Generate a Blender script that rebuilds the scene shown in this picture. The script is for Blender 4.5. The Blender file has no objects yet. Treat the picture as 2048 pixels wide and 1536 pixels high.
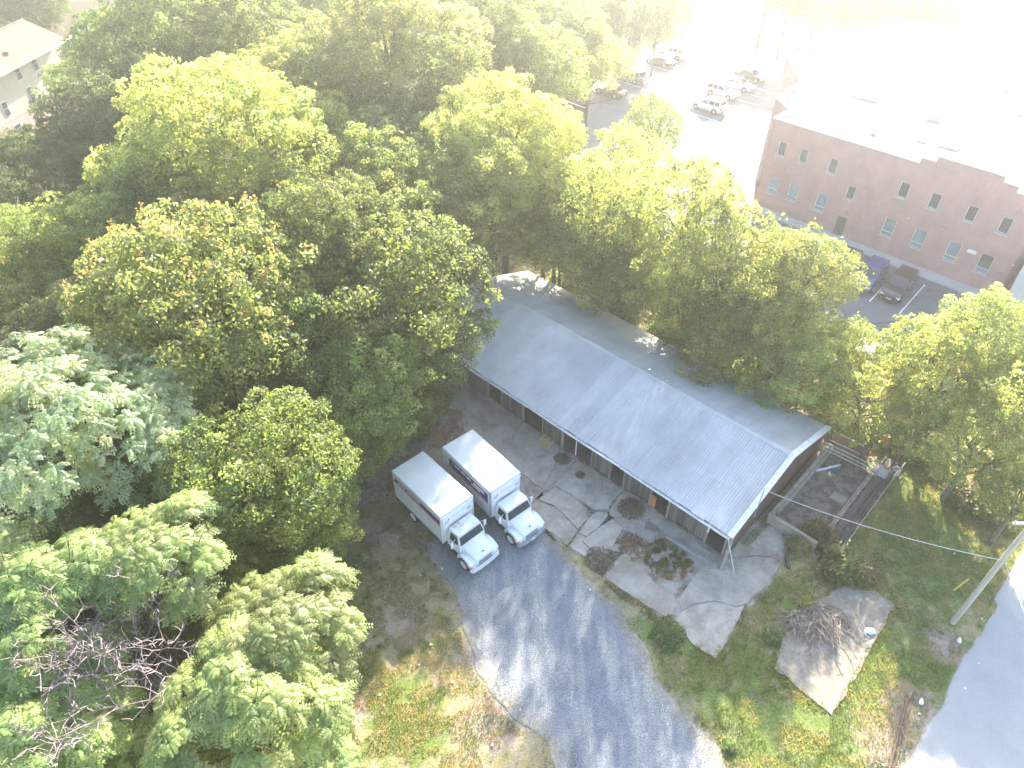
import bpy, math, random
import numpy as np
from mathutils import Vector

# ------------------------------------------------------------------ camera
scene = bpy.context.scene
COL = scene.collection
HAZE_DENSITY = 0.0013
FPX, PITCH, CAMH = 1421.0, math.radians(42.0), 37.0          # focal length in photo pixels (2048 wide), tilt, height
CP, SP = math.cos(PITCH), math.sin(PITCH)
cam_data = bpy.data.cameras.new('camera')
cam_data.sensor_fit = 'HORIZONTAL'
cam_data.sensor_width = 36.0
cam_data.lens = 36.0 * FPX / 2048.0
cam_data.clip_start = 0.5
cam_data.clip_end = 6000.0
cam = bpy.data.objects.new('camera', cam_data)
cam.location = (0, 0, CAMH)
cam.rotation_euler = (math.radians(90.0) - PITCH, 0, 0)
COL.objects.link(cam)
scene.camera = cam

# ------------------------------------------------------------------ sky, sun, exposure
SUN_AZ, SUN_EL = math.radians(16.8), math.radians(25.0)       # azimuth clockwise from +Y
world = bpy.data.worlds.new('World')
scene.world = world
world.use_nodes = True
wn = world.node_tree
sky = wn.nodes.new('ShaderNodeTexSky')
sky.sky_type = 'NISHITA'
sky.sun_disc = False
sky.sun_elevation = SUN_EL
sky.sun_rotation = SUN_AZ
sky.air_density = 1.0
sky.dust_density = 1.4
bg = wn.nodes['Background']
bg.inputs['Strength'].default_value = 0.125
wn.links.new(sky.outputs['Color'], bg.inputs['Color'])
sun_data = bpy.data.lights.new('sun', 'SUN')
sun_data.energy = 5.0
sun_data.angle = math.radians(0.8)
sun_data.color = (1.0, 0.93, 0.80)
sun = bpy.data.objects.new('sun', sun_data)
sd = Vector((math.sin(SUN_AZ) * math.cos(SUN_EL), math.cos(SUN_AZ) * math.cos(SUN_EL), math.sin(SUN_EL)))
sun.rotation_euler = (-sd).to_track_quat('-Z', 'Y').to_euler()
sun.location = sd * 200
COL.objects.link(sun)
scene.view_settings.view_transform = 'Standard'
scene.view_settings.look = 'None'
scene.view_settings.exposure = 2.55
scene.view_settings.gamma = 1.0
scene.view_settings.use_curve_mapping = False
scene.cycles.max_bounces = 8
scene.cycles.transparent_max_bounces = 8
scene.cycles.volume_bounces = 1
scene.cycles.use_denoising = True

# ------------------------------------------------------------------ pixel -> place helpers
def G(x, y, z=0.0):
    "point at height z seen at photo pixel (x, y)"
    u, v = x - 1024.0, y - 768.0
    t = (CAMH - z) / (FPX * SP + v * CP)
    return (u * t, (FPX * CP - v * SP) * t)
def depth_at(X, Y, Z):
    return Y * CP + (CAMH - Z) * SP
def azv(deg):
    a = math.radians(deg)
    return np.array([math.sin(a), math.cos(a)])

# ------------------------------------------------------------------ materials
MATS = {}
def nt_new(name):
    m = bpy.data.materials.new(name); m.use_nodes = True
    nt = m.node_tree
    return m, nt, nt.nodes['Principled BSDF']
def node(nt, t, **kw):
    n = nt.nodes.new(t)
    for k, v in kw.items(): setattr(n, k, v)
    return n
def ramp(nt, fac, stops):
    r = node(nt, 'ShaderNodeValToRGB')
    el = r.color_ramp.elements
    while len(el) < len(stops): el.new(0.5)
    for e, (p, c) in zip(el, stops):
        e.position = p; e.color = (c[0], c[1], c[2], 1)
    nt.links.new(fac, r.inputs['Fac'])
    return r.outputs['Color']
def mix(nt, fac, a, b, mode='MIX'):
    n = node(nt, 'ShaderNodeMix', data_type='RGBA', blend_type=mode)
    for s, v in ((0, fac), (6, a), (7, b)):
        if isinstance(v, (int, float)): n.inputs[s].default_value = v
        elif isinstance(v, tuple): n.inputs[s].default_value = (v[0], v[1], v[2], 1)
        else: nt.links.new(v, n.inputs[s])
    return n.outputs[2]
def noise(nt, scale, detail=4, rough=0.6, coord='Object', dist=0.0, stretch=None):
    tc = node(nt, 'ShaderNodeTexCoord') if coord == 'Object' else node(nt, 'ShaderNodeNewGeometry')
    out = tc.outputs['Object'] if coord == 'Object' else tc.outputs['Position']
    if stretch:
        mp = node(nt, 'ShaderNodeMapping'); mp.inputs['Scale'].default_value = stretch
        nt.links.new(out, mp.inputs['Vector']); out = mp.outputs['Vector']
    n = node(nt, 'ShaderNodeTexNoise')
    n.inputs['Scale'].default_value = scale; n.inputs['Detail'].default_value = detail
    n.inputs['Roughness'].default_value = rough; n.inputs['Distortion'].default_value = dist
    nt.links.new(out, n.inputs['Vector'])
    return n.outputs['Fac']
def bump(nt, bsdf, h, strength=0.3, dist=0.02):
    b = node(nt, 'ShaderNodeBump'); b.inputs['Strength'].default_value = strength; b.inputs['Distance'].default_value = dist
    nt.links.new(h, b.inputs['Height']); nt.links.new(b.outputs['Normal'], bsdf.inputs['Normal'])
def objrand(nt, lo, hi):
    oi = node(nt, 'ShaderNodeObjectInfo'); mr = node(nt, 'ShaderNodeMapRange')
    mr.inputs['To Min'].default_value = lo; mr.inputs['To Max'].default_value = hi
    nt.links.new(oi.outputs['Random'], mr.inputs['Value'])
    cb = node(nt, 'ShaderNodeCombineColor')
    for i in range(3): nt.links.new(mr.outputs['Result'], cb.inputs[i])
    return cb.outputs['Color']

def M(name, c1, c2=None, scale=3.0, rough=0.7, metal=0.0, bmp=0.0, bscale=None, coord='Object', rnd=0.0, spec=0.5, stretch=None,
      coat=0.0, lo=0.35, hi=0.65, fine=None):
    "general two-tone procedural material"
    if name in MATS: return MATS[name]
    m, nt, b = nt_new(name)
    c2 = c2 or tuple(x * 0.8 for x in c1)
    n = noise(nt, scale, coord=coord, stretch=stretch)
    col = ramp(nt, n, [(lo, c1), (hi, c2)])
    if fine:
        f = noise(nt, fine[0], detail=2, coord=coord)
        col = mix(nt, 1.0, col, ramp(nt, f, [(0.3, (1 - fine[1],) * 3), (0.7, (1 + fine[1],) * 3)]), 'MULTIPLY')
    if rnd: col = mix(nt, 1.0, col, objrand(nt, 1 - rnd, 1 + rnd), 'MULTIPLY')
    nt.links.new(col, b.inputs['Base Color'])
    b.inputs['Roughness'].default_value = rough; b.inputs['Metallic'].default_value = metal
    b.inputs['Specular IOR Level'].default_value = spec
    if coat: b.inputs['Coat Weight'].default_value = coat
    if bmp: bump(nt, b, noise(nt, bscale or scale * 6, detail=3, coord=coord, stretch=stretch), bmp)
    MATS[name] = m
    return m
def glass(name, col=(0.02, 0.03, 0.035), rough=0.06):
    if name in MATS: return MATS[name]
    m, nt, b = nt_new(name)
    n = noise(nt, 1.5)
    nt.links.new(ramp(nt, n, [(0.3, col), (0.7, tuple(x * 1.6 for x in col))]), b.inputs['Base Color'])
    b.inputs['Roughness'].default_value = rough; b.inputs['Specular IOR Level'].default_value = 0.8
    MATS[name] = m
    return m

# ------------------------------------------------------------------ mesh helpers
class MB:
    def __init__(s): s.v = []; s.f = []
    def add(s, vs, fs):
        o = len(s.v); s.v += [tuple(map(float, p)) for p in vs]; s.f += [tuple(i + o for i in f) for f in fs]; return s
    def box(s, x0, x1, y0, y1, z0, z1):
        v = [(x, y, z) for z in (z0, z1) for y in (y0, y1) for x in (x0, x1)]
        return s.add(v, [(0, 2, 3, 1), (4, 5, 7, 6), (0, 1, 5, 4), (2, 6, 7, 3), (0, 4, 6, 2), (1, 3, 7, 5)])
    def bbox(s, x0, x1, y0, y1, z0, z1, b=0.03):
        "box with chamfered vertical and top edges"
        r = lambda bb: [(x0 + bb, y0), (x1 - bb, y0), (x1, y0 + bb), (x1, y1 - bb), (x1 - bb, y1), (x0 + bb, y1), (x0, y1 - bb), (x0, y0 + bb)]
        def ins(d): return [(min(max(x, x0 + d), x1 - d), min(max(y, y0 + d), y1 - d)) for x, y in r(b)]
        rings = [[(x, y, z0) for x, y in r(b)], [(x, y, z1 - b) for x, y in r(b)], [(x, y, z1) for x, y in ins(b)]]
        return s.loft(rings)
    def loft(s, rings, caps=True):
        n = len(rings[0]); v = [p for r in rings for p in r]; f = []
        for k in range(len(rings) - 1):
            for i in range(n):
                j = (i + 1) % n
                f.append((k * n + i, k * n + j, (k + 1) * n + j, (k + 1) * n + i))
        if caps: f += [tuple(range(n))[::-1], tuple(range((len(rings) - 1) * n, len(rings) * n))]
        return s.add(v, f)
    def tube(s, pts, rad, n=6, caps=True):
        pts = [Vector(p) for p in pts]
        rs = rad if isinstance(rad, (list, tuple)) else [rad] * len(pts)
        rings = []; ref = None
        for i, p in enumerate(pts):
            t = (pts[min(i + 1, len(pts) - 1)] - pts[max(i - 1, 0)])
            t = t.normalized() if t.length > 1e-9 else Vector((0, 0, 1))
            if ref is None: ref = Vector((1, 0, 0)) if abs(t.x) < 0.8 else Vector((0, 1, 0))
            a = (ref - t * ref.dot(t)).normalized(); ref = a; b = t.cross(a)
            rings.append([tuple(p + (a * math.cos(q) + b * math.sin(q)) * rs[i]) for q in [2 * math.pi * k / n for k in range(n)]])
        return s.loft(rings, caps)
    def cyl(s, c0, c1, r, n=14): return s.tube([c0, c1], r, n)
    def lathe(s, c, prof, n=16):
        rings = [[(c[0] + r * math.cos(q), c[1] + r * math.sin(q), c[2] + z) for q in [2 * math.pi * k / n for k in range(n)]] for r, z in prof]
        return s.loft(rings)
    def mesh(s, name, mat=None):
        me = bpy.data.meshes.new(name); me.from_pydata(s.v, [], s.f); me.update()
        if mat: me.materials.append(mat)
        return me
    def build(s, name, mat, parent=None, loc=None, smooth=False, label=None):
        me = s.mesh(name, mat)
        import bmesh
        bm = bmesh.new(); bm.from_mesh(me); bmesh.ops.recalc_face_normals(bm, faces=bm.faces[:]); bm.to_mesh(me); bm.free()
        if smooth: smooth_me(me)
        return link(name, me, parent, loc, label)
def smooth_me(me, ang=40):
    me.polygons.foreach_set('use_smooth', [True] * len(me.polygons))
    me.set_sharp_from_angle(angle=math.radians(ang))
def link(name, me, parent=None, loc=None, label=None):
    o = bpy.data.objects.new(name, me); COL.objects.link(o)
    if parent: o.parent = parent
    if loc is not None: o.location = loc
    if label: o['label'] = label
    return o
def tag(o, label, cat, group=None):
    o['label'] = label; o['category'] = cat
    if group: o['group'] = group
    return o
def thing(name, label, cat, loc=(0, 0, 0), rotz=0.0, group=None, scale=None):
    o = bpy.data.objects.new(name, None); COL.objects.link(o)
    o.empty_display_size = 0.3
    o.location = loc if len(loc) == 3 else (loc[0], loc[1], 0.0)
    o.rotation_euler = (0, 0, rotz)
    if scale: o.scale = scale
    return tag(o, label, cat, group)
def struct(o): o['kind'] = 'structure'; return o
def stuff(o): o['kind'] = 'stuff'; return o
def copy_tree(root, loc, rotz, scale=None, label=None, group=None):
    r = root.copy(); COL.objects.link(r)
    r.location = loc; r.rotation_euler = (0, 0, rotz)
    if scale: r.scale = scale
    if label: r['label'] = label
    if group: r['group'] = group
    for ch in list(root.children):
        c = ch.copy(); COL.objects.link(c); c.parent = r
        for g in list(ch.children):
            d = g.copy(); COL.objects.link(d); d.parent = c
    return r
def np_mesh(name, V, Fq, mat, tint=None):
    k = Fq.shape[1]
    me = bpy.data.meshes.new(name)
    me.vertices.add(len(V)); me.vertices.foreach_set('co', np.asarray(V, np.float32).ravel())
    me.loops.add(Fq.size); me.loops.foreach_set('vertex_index', np.asarray(Fq, np.int32).ravel())
    me.polygons.add(len(Fq)); me.polygons.foreach_set('loop_start', np.arange(0, Fq.size, k, dtype=np.int32))
    me.update(calc_edges=True)
    if tint is not None:
        a = me.color_attributes.new('tint', 'FLOAT_COLOR', 'POINT')
        a.data.foreach_set('color', np.c_[tint, np.ones(len(tint))].astype(np.float32).ravel())
    me.materials.append(mat)
    return me
def unit(a): return a / np.maximum(np.linalg.norm(a, axis=-1, keepdims=True), 1e-9)

# polygons -----------------------------------------------------------
def inside(P, poly):
    x, y = P[:, 0], P[:, 1]; r = np.zeros(len(P), bool); q = np.asarray(poly); j = len(q) - 1
    for i in range(len(q)):
        c = ((q[i, 1] > y) != (q[j, 1] > y)) & (x < (q[j, 0] - q[i, 0]) * (y - q[i, 1]) / (q[j, 1] - q[i, 1] + 1e-12) + q[i, 0])
        r ^= c; j = i
    return r
def edge_dist(P, poly):
    q = np.asarray(poly); best = np.full(len(P), 1e9)
    for i in range(len(q)):
        a, b = q[i], q[(i + 1) % len(q)]; ab = b - a
        t = np.clip(((P - a) @ ab) / (ab @ ab + 1e-12), 0, 1)
        best = np.minimum(best, np.linalg.norm(P - (a + t[:, None] * ab), axis=1))
    return best
def signed(P, poly): return np.where(inside(P, poly), 1, -1) * edge_dist(P, poly)
def vnoise(P, s, seed=0):
    "cheap smooth value noise"
    rng = np.random.default_rng(seed); T = rng.random((64, 64))
    x, y = P[:, 0] / s, P[:, 1] / s; xi, yi = np.floor(x).astype(int), np.floor(y).astype(int)
    fx, fy = x - xi, y - yi; fx = fx * fx * (3 - 2 * fx); fy = fy * fy * (3 - 2 * fy)
    t = lambda a, b: T[a % 64, b % 64]
    return (t(xi, yi) * (1 - fx) + t(xi + 1, yi) * fx) * (1 - fy) + (t(xi, yi + 1) * (1 - fx) + t(xi + 1, yi + 1) * fx) * fy
def sheet(name, poly, z, mat, step=0.25, wob=0.25, fade=0.6, seed=1):
    "ground sheet clipped to a polygon with an uneven edge; 'edge' attribute is 0 at the border and 1 inside"
    q = np.asarray(poly, float)
    xs = np.arange(q[:, 0].min() - 1, q[:, 0].max() + 1, step); ys = np.arange(q[:, 1].min() - 1, q[:, 1].max() + 1, step)
    X, Y = np.meshgrid(xs, ys); P = np.c_[X.ravel(), Y.ravel()]
    d = signed(P, q) + (vnoise(P, 0.9, seed) - 0.5) * 2 * wob + (vnoise(P, 3.1, seed + 7) - 0.5) * 2 * wob
    nx, ny = len(xs), len(ys); idx = np.arange(nx * ny).reshape(ny, nx)
    Fq = np.stack([idx[:-1, :-1], idx[:-1, 1:], idx[1:, 1:], idx[1:, :-1]], -1).reshape(-1, 4)
    Fq = Fq[(d[Fq] > 0).any(1)]
    gy_, gx_ = np.gradient(d.reshape(ny, nx), step); gv = np.c_[gx_.ravel(), gy_.ravel()]; g2 = (gv ** 2).sum(1)
    mv = d < 0; P[mv] += gv[mv] * (np.clip(-d[mv], 0, step * 1.5) / np.maximum(np.sqrt(g2[mv]), .3))[:, None] / np.maximum(np.sqrt(g2[mv]), .3)[:, None]   # outer corners slide onto the border
    used = np.unique(Fq); remap = -np.ones(len(P), int); remap[used] = np.arange(len(used))
    e = np.clip(d[used] / fade, 0, 1)
    zv = np.where(d[used] < 0, -0.03, z)                                 # the rim sinks into the soil
    me = np_mesh(name, np.c_[P[used], zv], remap[Fq], mat, np.c_[e, e, e])
    return struct(link(name, me))
# ================================================================== the setting
random.seed(7)
def z3(x, y): return G(1040 + 0.293 * x, 820 + 0.293 * y)          # coordinates read off an enlarged crop of the yard
def PX(*pts): return [G(x, y) for x, y in pts]

DRIVE = PX((850, 1085), (900, 1065), (1000, 1010), (1085, 1050), (1130, 1105), (1180, 1160), (1245, 1215), (1290, 1290), (1320, 1370), (1390, 1440),
           (1445, 1500), (1465, 1560), (1480, 1640), (1130, 1640), (1120, 1560), (1090, 1490), (1040, 1440), (985, 1390), (955, 1340), (935, 1270), (915, 1190), (860, 1130))
PAD = PX((1663, 1431), (1600, 1380), (1548, 1337), (1562, 1290), (1590, 1235), (1683, 1172), (1745, 1180), (1790, 1212), (1740, 1300))
ROAD = [G(1765, 1600), G(1800, 1536), G(1960, 1265), G(2048, 1100), (36.2, 31.0), (52, 49), (62, 45), (52, 30), (44, 14), (38, 2), (16, 2)]
YARD = [z3(*p) for p in ((-640, -20), (-420, -260), (1500, 760), (1850, 830), (1780, 1100), (1560, 1380), (1331, 1700), (1170, 1600), (1000, 1440), (720, 1250), (440, 1010), (140, 800), (60, 640))]
LOT = [G(*p) for p in ((1120, 330), (1190, 185), (1262, 132), (1361, 80), (1325, 45), (1365, 4), (1532, 46))] + [(60, 170), (110, 120), (95, 60), (62, 46), (52, 50), (47, 45), (38, 41.5), (30, 44.5), (22, 47.5), (12, 56)]
# ---- ground, one sheet to the horizon, fine where it is seen
def axis(a, b, step, far):
    fine = list(np.arange(a, b + step, step)); out, k, x = [], step, b + step
    while x < far: k *= 1.5; x += k; out.append(min(x, far))
    lo, k, x = [], step, a
    while x > -far: k *= 1.5; x -= k; lo.append(max(x, -far))
    return np.array(lo[::-1] + fine + out)
gx, gy = axis(-32, 46, 0.3, 900.0), axis(6, 62, 0.3, 900.0)
X, Y = np.meshgrid(gx, gy); P = np.c_[X.ravel(), Y.ravel()]
def blob(px, py, r, w=1.0, sx=1.0):
    c = np.array(G(px, py)); d = np.linalg.norm((P - c) * np.array([1, sx]), axis=1) / r
    return w * np.exp(-d * d)
green = np.full(len(P), 0.42); litter = np.zeros(len(P)); bare = np.full(len(P), 0.30)
for a in ((1500, 1400, 3.5, .5), (1400, 1260, 1.5, .5), (1800, 1330, 3, .45), (1700, 1500, 3, .5), (1850, 1100, 4, .45), (1560, 1190, 1.5, .3), (760, 1390, 2.2, .35),
          (690, 1180, 2.0, .2), (860, 1480, 2, .25), (1850, 960, 3, .3), (1290, 1260, .8, .4), (1240, 1030, .8, .5)): green += blob(*a)
for a in ((780, 1050, 2.5, .35), (800, 1250, 2, .3), (730, 960, 2, .5), (990, 1450, 2, .4), (1340, 1440, 1.2, .5), (1380, 1500, 1.0, .6), (870, 900, 2.5, .6),
          (1830, 1420, 1.2, .7), (1780, 1500, 1.2, .7), (1890, 1290, 1.0, .6), (1600, 860, 3, .5), (700, 1420, 1, .5), (1300, 1130, 1.3, .5), (940, 1310, .9, .5)): bare += blob(*a)
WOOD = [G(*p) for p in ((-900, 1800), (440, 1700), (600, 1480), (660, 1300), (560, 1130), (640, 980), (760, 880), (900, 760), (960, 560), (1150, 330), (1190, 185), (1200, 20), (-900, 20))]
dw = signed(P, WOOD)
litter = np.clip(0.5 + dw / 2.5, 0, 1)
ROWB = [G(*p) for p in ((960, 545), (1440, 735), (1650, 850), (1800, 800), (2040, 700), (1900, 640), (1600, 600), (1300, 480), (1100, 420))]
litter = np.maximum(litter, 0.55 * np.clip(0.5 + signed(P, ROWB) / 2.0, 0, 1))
def ground_material():
    m, nt, b = nt_new('ground_mix')
    at = node(nt, 'ShaderNodeAttribute', attribute_name='tint'); sp = node(nt, 'ShaderNodeSeparateColor'); nt.links.new(at.outputs['Color'], sp.inputs['Color'])
    def thr(ch, n, w):
        a = node(nt, 'ShaderNodeMath', operation='ADD'); nt.links.new(sp.outputs[ch], a.inputs[0])
        s = node(nt, 'ShaderNodeMath', operation='SUBTRACT'); nt.links.new(n, s.inputs[0]); s.inputs[1].default_value = 0.5
        q = node(nt, 'ShaderNodeMath', operation='MULTIPLY'); nt.links.new(s.outputs[0], q.inputs[0]); q.inputs[1].default_value = w
        nt.links.new(q.outputs[0], a.inputs[1])
        r = node(nt, 'ShaderNodeMapRange'); r.inputs['From Min'].default_value = 0.35; r.inputs['From Max'].default_value = 0.65
        nt.links.new(a.outputs[0], r.inputs['Value']); return r.outputs['Result']
    P_ = 'Position'
    dry = ramp(nt, noise(nt, 9, coord=P_), [(0.3, (0.25, 0.195, 0.105)), (0.7, (0.45, 0.37, 0.205))])
    grn = ramp(nt, noise(nt, 7, coord=P_), [(0.3, (0.085, 0.12, 0.032)), (0.7, (0.20, 0.245, 0.07))])
    soil = ramp(nt, noise(nt, 5, coord=P_), [(0.3, (0.26, 0.205, 0.16)), (0.7, (0.42, 0.345, 0.28))])
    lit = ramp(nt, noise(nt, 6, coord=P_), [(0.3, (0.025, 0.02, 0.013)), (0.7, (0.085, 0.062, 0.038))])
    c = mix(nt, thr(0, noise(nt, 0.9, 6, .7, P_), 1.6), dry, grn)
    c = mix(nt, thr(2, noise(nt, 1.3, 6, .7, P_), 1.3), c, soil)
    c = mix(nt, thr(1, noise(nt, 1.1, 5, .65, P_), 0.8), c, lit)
    f = noise(nt, 34, 2, .6, P_)
    c = mix(nt, 1.0, c, ramp(nt, f, [(0.3, (0.62,) * 3), (0.7, (1.35,) * 3)]), 'MULTIPLY')
    nt.links.new(c, b.inputs['Base Color']); b.inputs['Roughness'].default_value = 0.95; b.inputs['Specular IOR Level'].default_value = 0.1
    bump(nt, b, noise(nt, 14, 5, .75, P_), 0.8, 0.08)
    return m
GM = ground_material()
nx, ny = len(gx), len(gy); idx = np.arange(nx * ny).reshape(ny, nx)
Fq = np.stack([idx[:-1, :-1], idx[:-1, 1:], idx[1:, 1:], idx[1:, :-1]], -1).reshape(-1, 4)
near = (np.abs(P[:, 0]) < 60) & (P[:, 1] < 80)
zz = np.where(near, (vnoise(P, 1.7, 3) - 1.0) * 0.02, -0.03)
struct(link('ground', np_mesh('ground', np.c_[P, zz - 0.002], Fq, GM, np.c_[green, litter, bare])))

# ---- sheet materials
def sheet_mat(name, cols, edge_cols, scales, contrast=0.35, bmp=0.3, edge_noise=2.2, streak=None, cracks=None):
    m, nt, b = nt_new(name); P_ = 'Position'
    c = ramp(nt, noise(nt, scales[0], 5, .65, P_), [(0.3, cols[0]), (0.7, cols[1])])
    if streak:
        c = mix(nt, ramp(nt, noise(nt, streak[1], 4, .6, P_, stretch=streak[2] if len(streak) > 2 else None), [(0.45, (0, 0, 0)), (0.68, (1, 1, 1))]), c, streak[0])
    f = noise(nt, scales[1], 2, .6, P_)
    c = mix(nt, 1.0, c, ramp(nt, f, [(0.32, (1 - contrast,) * 3), (0.68, (1 + contrast,) * 3)]), 'MULTIPLY')
    if cracks:
        vo = node(nt, 'ShaderNodeTexVoronoi', feature='DISTANCE_TO_EDGE'); vo.inputs['Scale'].default_value = cracks
        g = node(nt, 'ShaderNodeNewGeometry')
        nz = node(nt, 'ShaderNodeTexNoise'); nz.inputs['Scale'].default_value = 1.2; nt.links.new(g.outputs['Position'], nz.inputs['Vector'])
        va = node(nt, 'ShaderNodeVectorMath', operation='ADD'); nt.links.new(g.outputs['Position'], va.inputs[0]); nt.links.new(nz.outputs['Color'], va.inputs[1])
        nt.links.new(va.outputs[0], vo.inputs['Vector'])
        c = mix(nt, ramp(nt, vo.outputs['Distance'], [(0.0, (0.75,) * 3), (0.012, (0, 0, 0))]), c, tuple(x * .35 for x in cols[0]))
    if edge_cols:
        at = node(nt, 'ShaderNodeAttribute', attribute_name='tint')
        a = node(nt, 'ShaderNodeMath', operation='MULTIPLY_ADD'); nt.links.new(noise(nt, edge_noise, 6, .7, P_), a.inputs[0]); a.inputs[1].default_value = 1.25
        sp = node(nt, 'ShaderNodeSeparateColor'); nt.links.new(at.outputs['Color'], sp.inputs['Color']); nt.links.new(sp.outputs[0], a.inputs[2])
        e = ramp(nt, noise(nt, 5, 4, .6, P_), [(0.35, edge_cols[0]), (0.65, edge_cols[1])])
        c = mix(nt, ramp(nt, a.outputs[0], [(0.58, (0, 0, 0)), (0.95, (1, 1, 1))]), e, c)
    nt.links.new(c, b.inputs['Base Color']); b.inputs['Roughness'].default_value = 0.9; b.inputs['Specular IOR Level'].default_value = 0.25
    bump(nt, b, f, bmp, 0.03)
    return m
GRAVEL = sheet_mat('gravel_mix', [(0.13, 0.145, 0.175), (0.24, 0.25, 0.27)], [(0.20, 0.165, 0.105), (0.33, 0.285, 0.215)], (0.55, 22), 0.55, 0.6, streak=((0.37, 0.355, 0.33), 0.9, (1.0, .16, 1)))
ROADM = sheet_mat('worn_asphalt', [(0.33, 0.325, 0.325), (0.39, 0.38, 0.37)], [(0.2, 0.165, 0.12), (0.27, 0.235, 0.18)], (0.5, 40), 0.16, 0.2)
PATCHM = sheet_mat('patch_asphalt', [(0.37, 0.365, 0.36), (0.43, 0.42, 0.41)], None, (0.6, 40), 0.14, 0.2)
LOTM = sheet_mat('lot_asphalt', [(0.12, 0.125, 0.135), (0.165, 0.17, 0.18)], None, (0.35, 30), 0.18, 0.2, cracks=0.12)
PADM = sheet_mat('old_concrete', [(0.30, 0.285, 0.265), (0.42, 0.40, 0.375)], [(0.2, 0.165, 0.12), (0.27, 0.235, 0.18)], (0.8, 30), 0.16, 0.25)
YARDM = sheet_mat('yard_dirt', [(0.27, 0.235, 0.20), (0.40, 0.365, 0.325)], [(0.17, 0.135, 0.09), (0.25, 0.205, 0.15)], (1.1, 26), 0.35, 0.5, streak=((0.13, 0.095, 0.06), 0.9))
sheet('driveway', DRIVE, 0.012, GRAVEL, 0.1, 0.18, 2.6, 2)
sheet('yard', YARD, 0.006, YARDM, 0.12, 0.2, 0.5, 5)
sheet('road', ROAD, 0.012, ROADM, 0.3, 0.12, 0.4, 9)
sheet('road_patch', [G(1985, 1200), G(2060, 1085), (36.2, 31.4), (51, 47), (50, 34), G(2070, 1272)], 0.02, PATCHM, 0.3, 0.04, 0.4, 9)
sheet('parking_lot', LOT, 0.012, LOTM, 1.0, 0.0, 0.5, 11)
# concrete pad in the grass, a real slab
def slab_piece(name, poly, z1, mat, parent=None, jit=0.04, seg=0.35, inset=0.0, z0=-0.05, rng=random.Random(3), tilt=0.0):
    q = [np.array(p) for p in poly]
    c = sum(q) / len(q); pts = []
    for i in range(len(q)):
        a, b = q[i], q[(i + 1) % len(q)]; n = max(1, int(np.linalg.norm(b - a) / seg))
        for k in range(n):
            p = a + (b - a) * (k / n); t = np.array([-(b - a)[1], (b - a)[0]]); t = t / (np.linalg.norm(t) + 1e-9)
            p = p + t * (rng.uniform(-jit, jit) if k else 0.0)
            d = c - p; p = p + d / (np.linalg.norm(d) + 1e-9) * inset
            pts.append(p)
    tx, ty = rng.uniform(-tilt, tilt), rng.uniform(-tilt, tilt)
    top = [(p[0], p[1], z1 + (p[0] - c[0]) * tx + (p[1] - c[1]) * ty) for p in pts]; n = len(pts)
    v = [(p[0], p[1], z0) for p in pts] + top
    me = MB().add(v, [tuple(range(n, 2 * n))] + [(i, (i + 1) % n, n + (i + 1) % n, n + i) for i in range(n)])
    return me.build(name, mat, parent)
struct(slab_piece('concrete_pad', PAD, 0.05, PADM, jit=0.10, seg=0.3))

# broken concrete yard: every slab a piece of its own
def slab_mat():
    m, nt, b = nt_new('cracked_concrete'); P_ = 'Position'
    c = ramp(nt, noise(nt, 0.8, 6, .65, P_), [(0.35, (0.31, 0.265, 0.215)), (0.65, (0.45, 0.40, 0.34))])
    c = mix(nt, ramp(nt, noise(nt, 0.5, 6, .7, P_, 0.6), [(0.50, (0, 0, 0)), (0.66, (0.7,) * 3)]), c, (0.22, 0.18, 0.14))
    c = mix(nt, ramp(nt, noise(nt, 2.6, 5, .7, P_), [(0.60, (0, 0, 0)), (0.74, (0.6,) * 3)]), c, (0.17, 0.14, 0.105))
    c = mix(nt, ramp(nt, noise(nt, 1.7, 5, .7, P_, 1.0), [(0.30, (0.6,) * 3), (0.40, (0, 0, 0))]), c, (0.55, 0.53, 0.50))
    f = noise(nt, 26, 2, .6, P_); c = mix(nt, 1.0, c, ramp(nt, f, [(0.3, (0.82,) * 3), (0.7, (1.15,) * 3)]), 'MULTIPLY'); c = mix(nt, 1.0, c, objrand(nt, .9, 1.1), 'MULTIPLY')
    nt.links.new(c, b.inputs['Base Color']); b.inputs['Roughness'].default_value = .92; b.inputs['Specular IOR Level'].default_value = .2; bump(nt, b, f, .3, .02); return m
SLABM = slab_mat()
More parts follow.
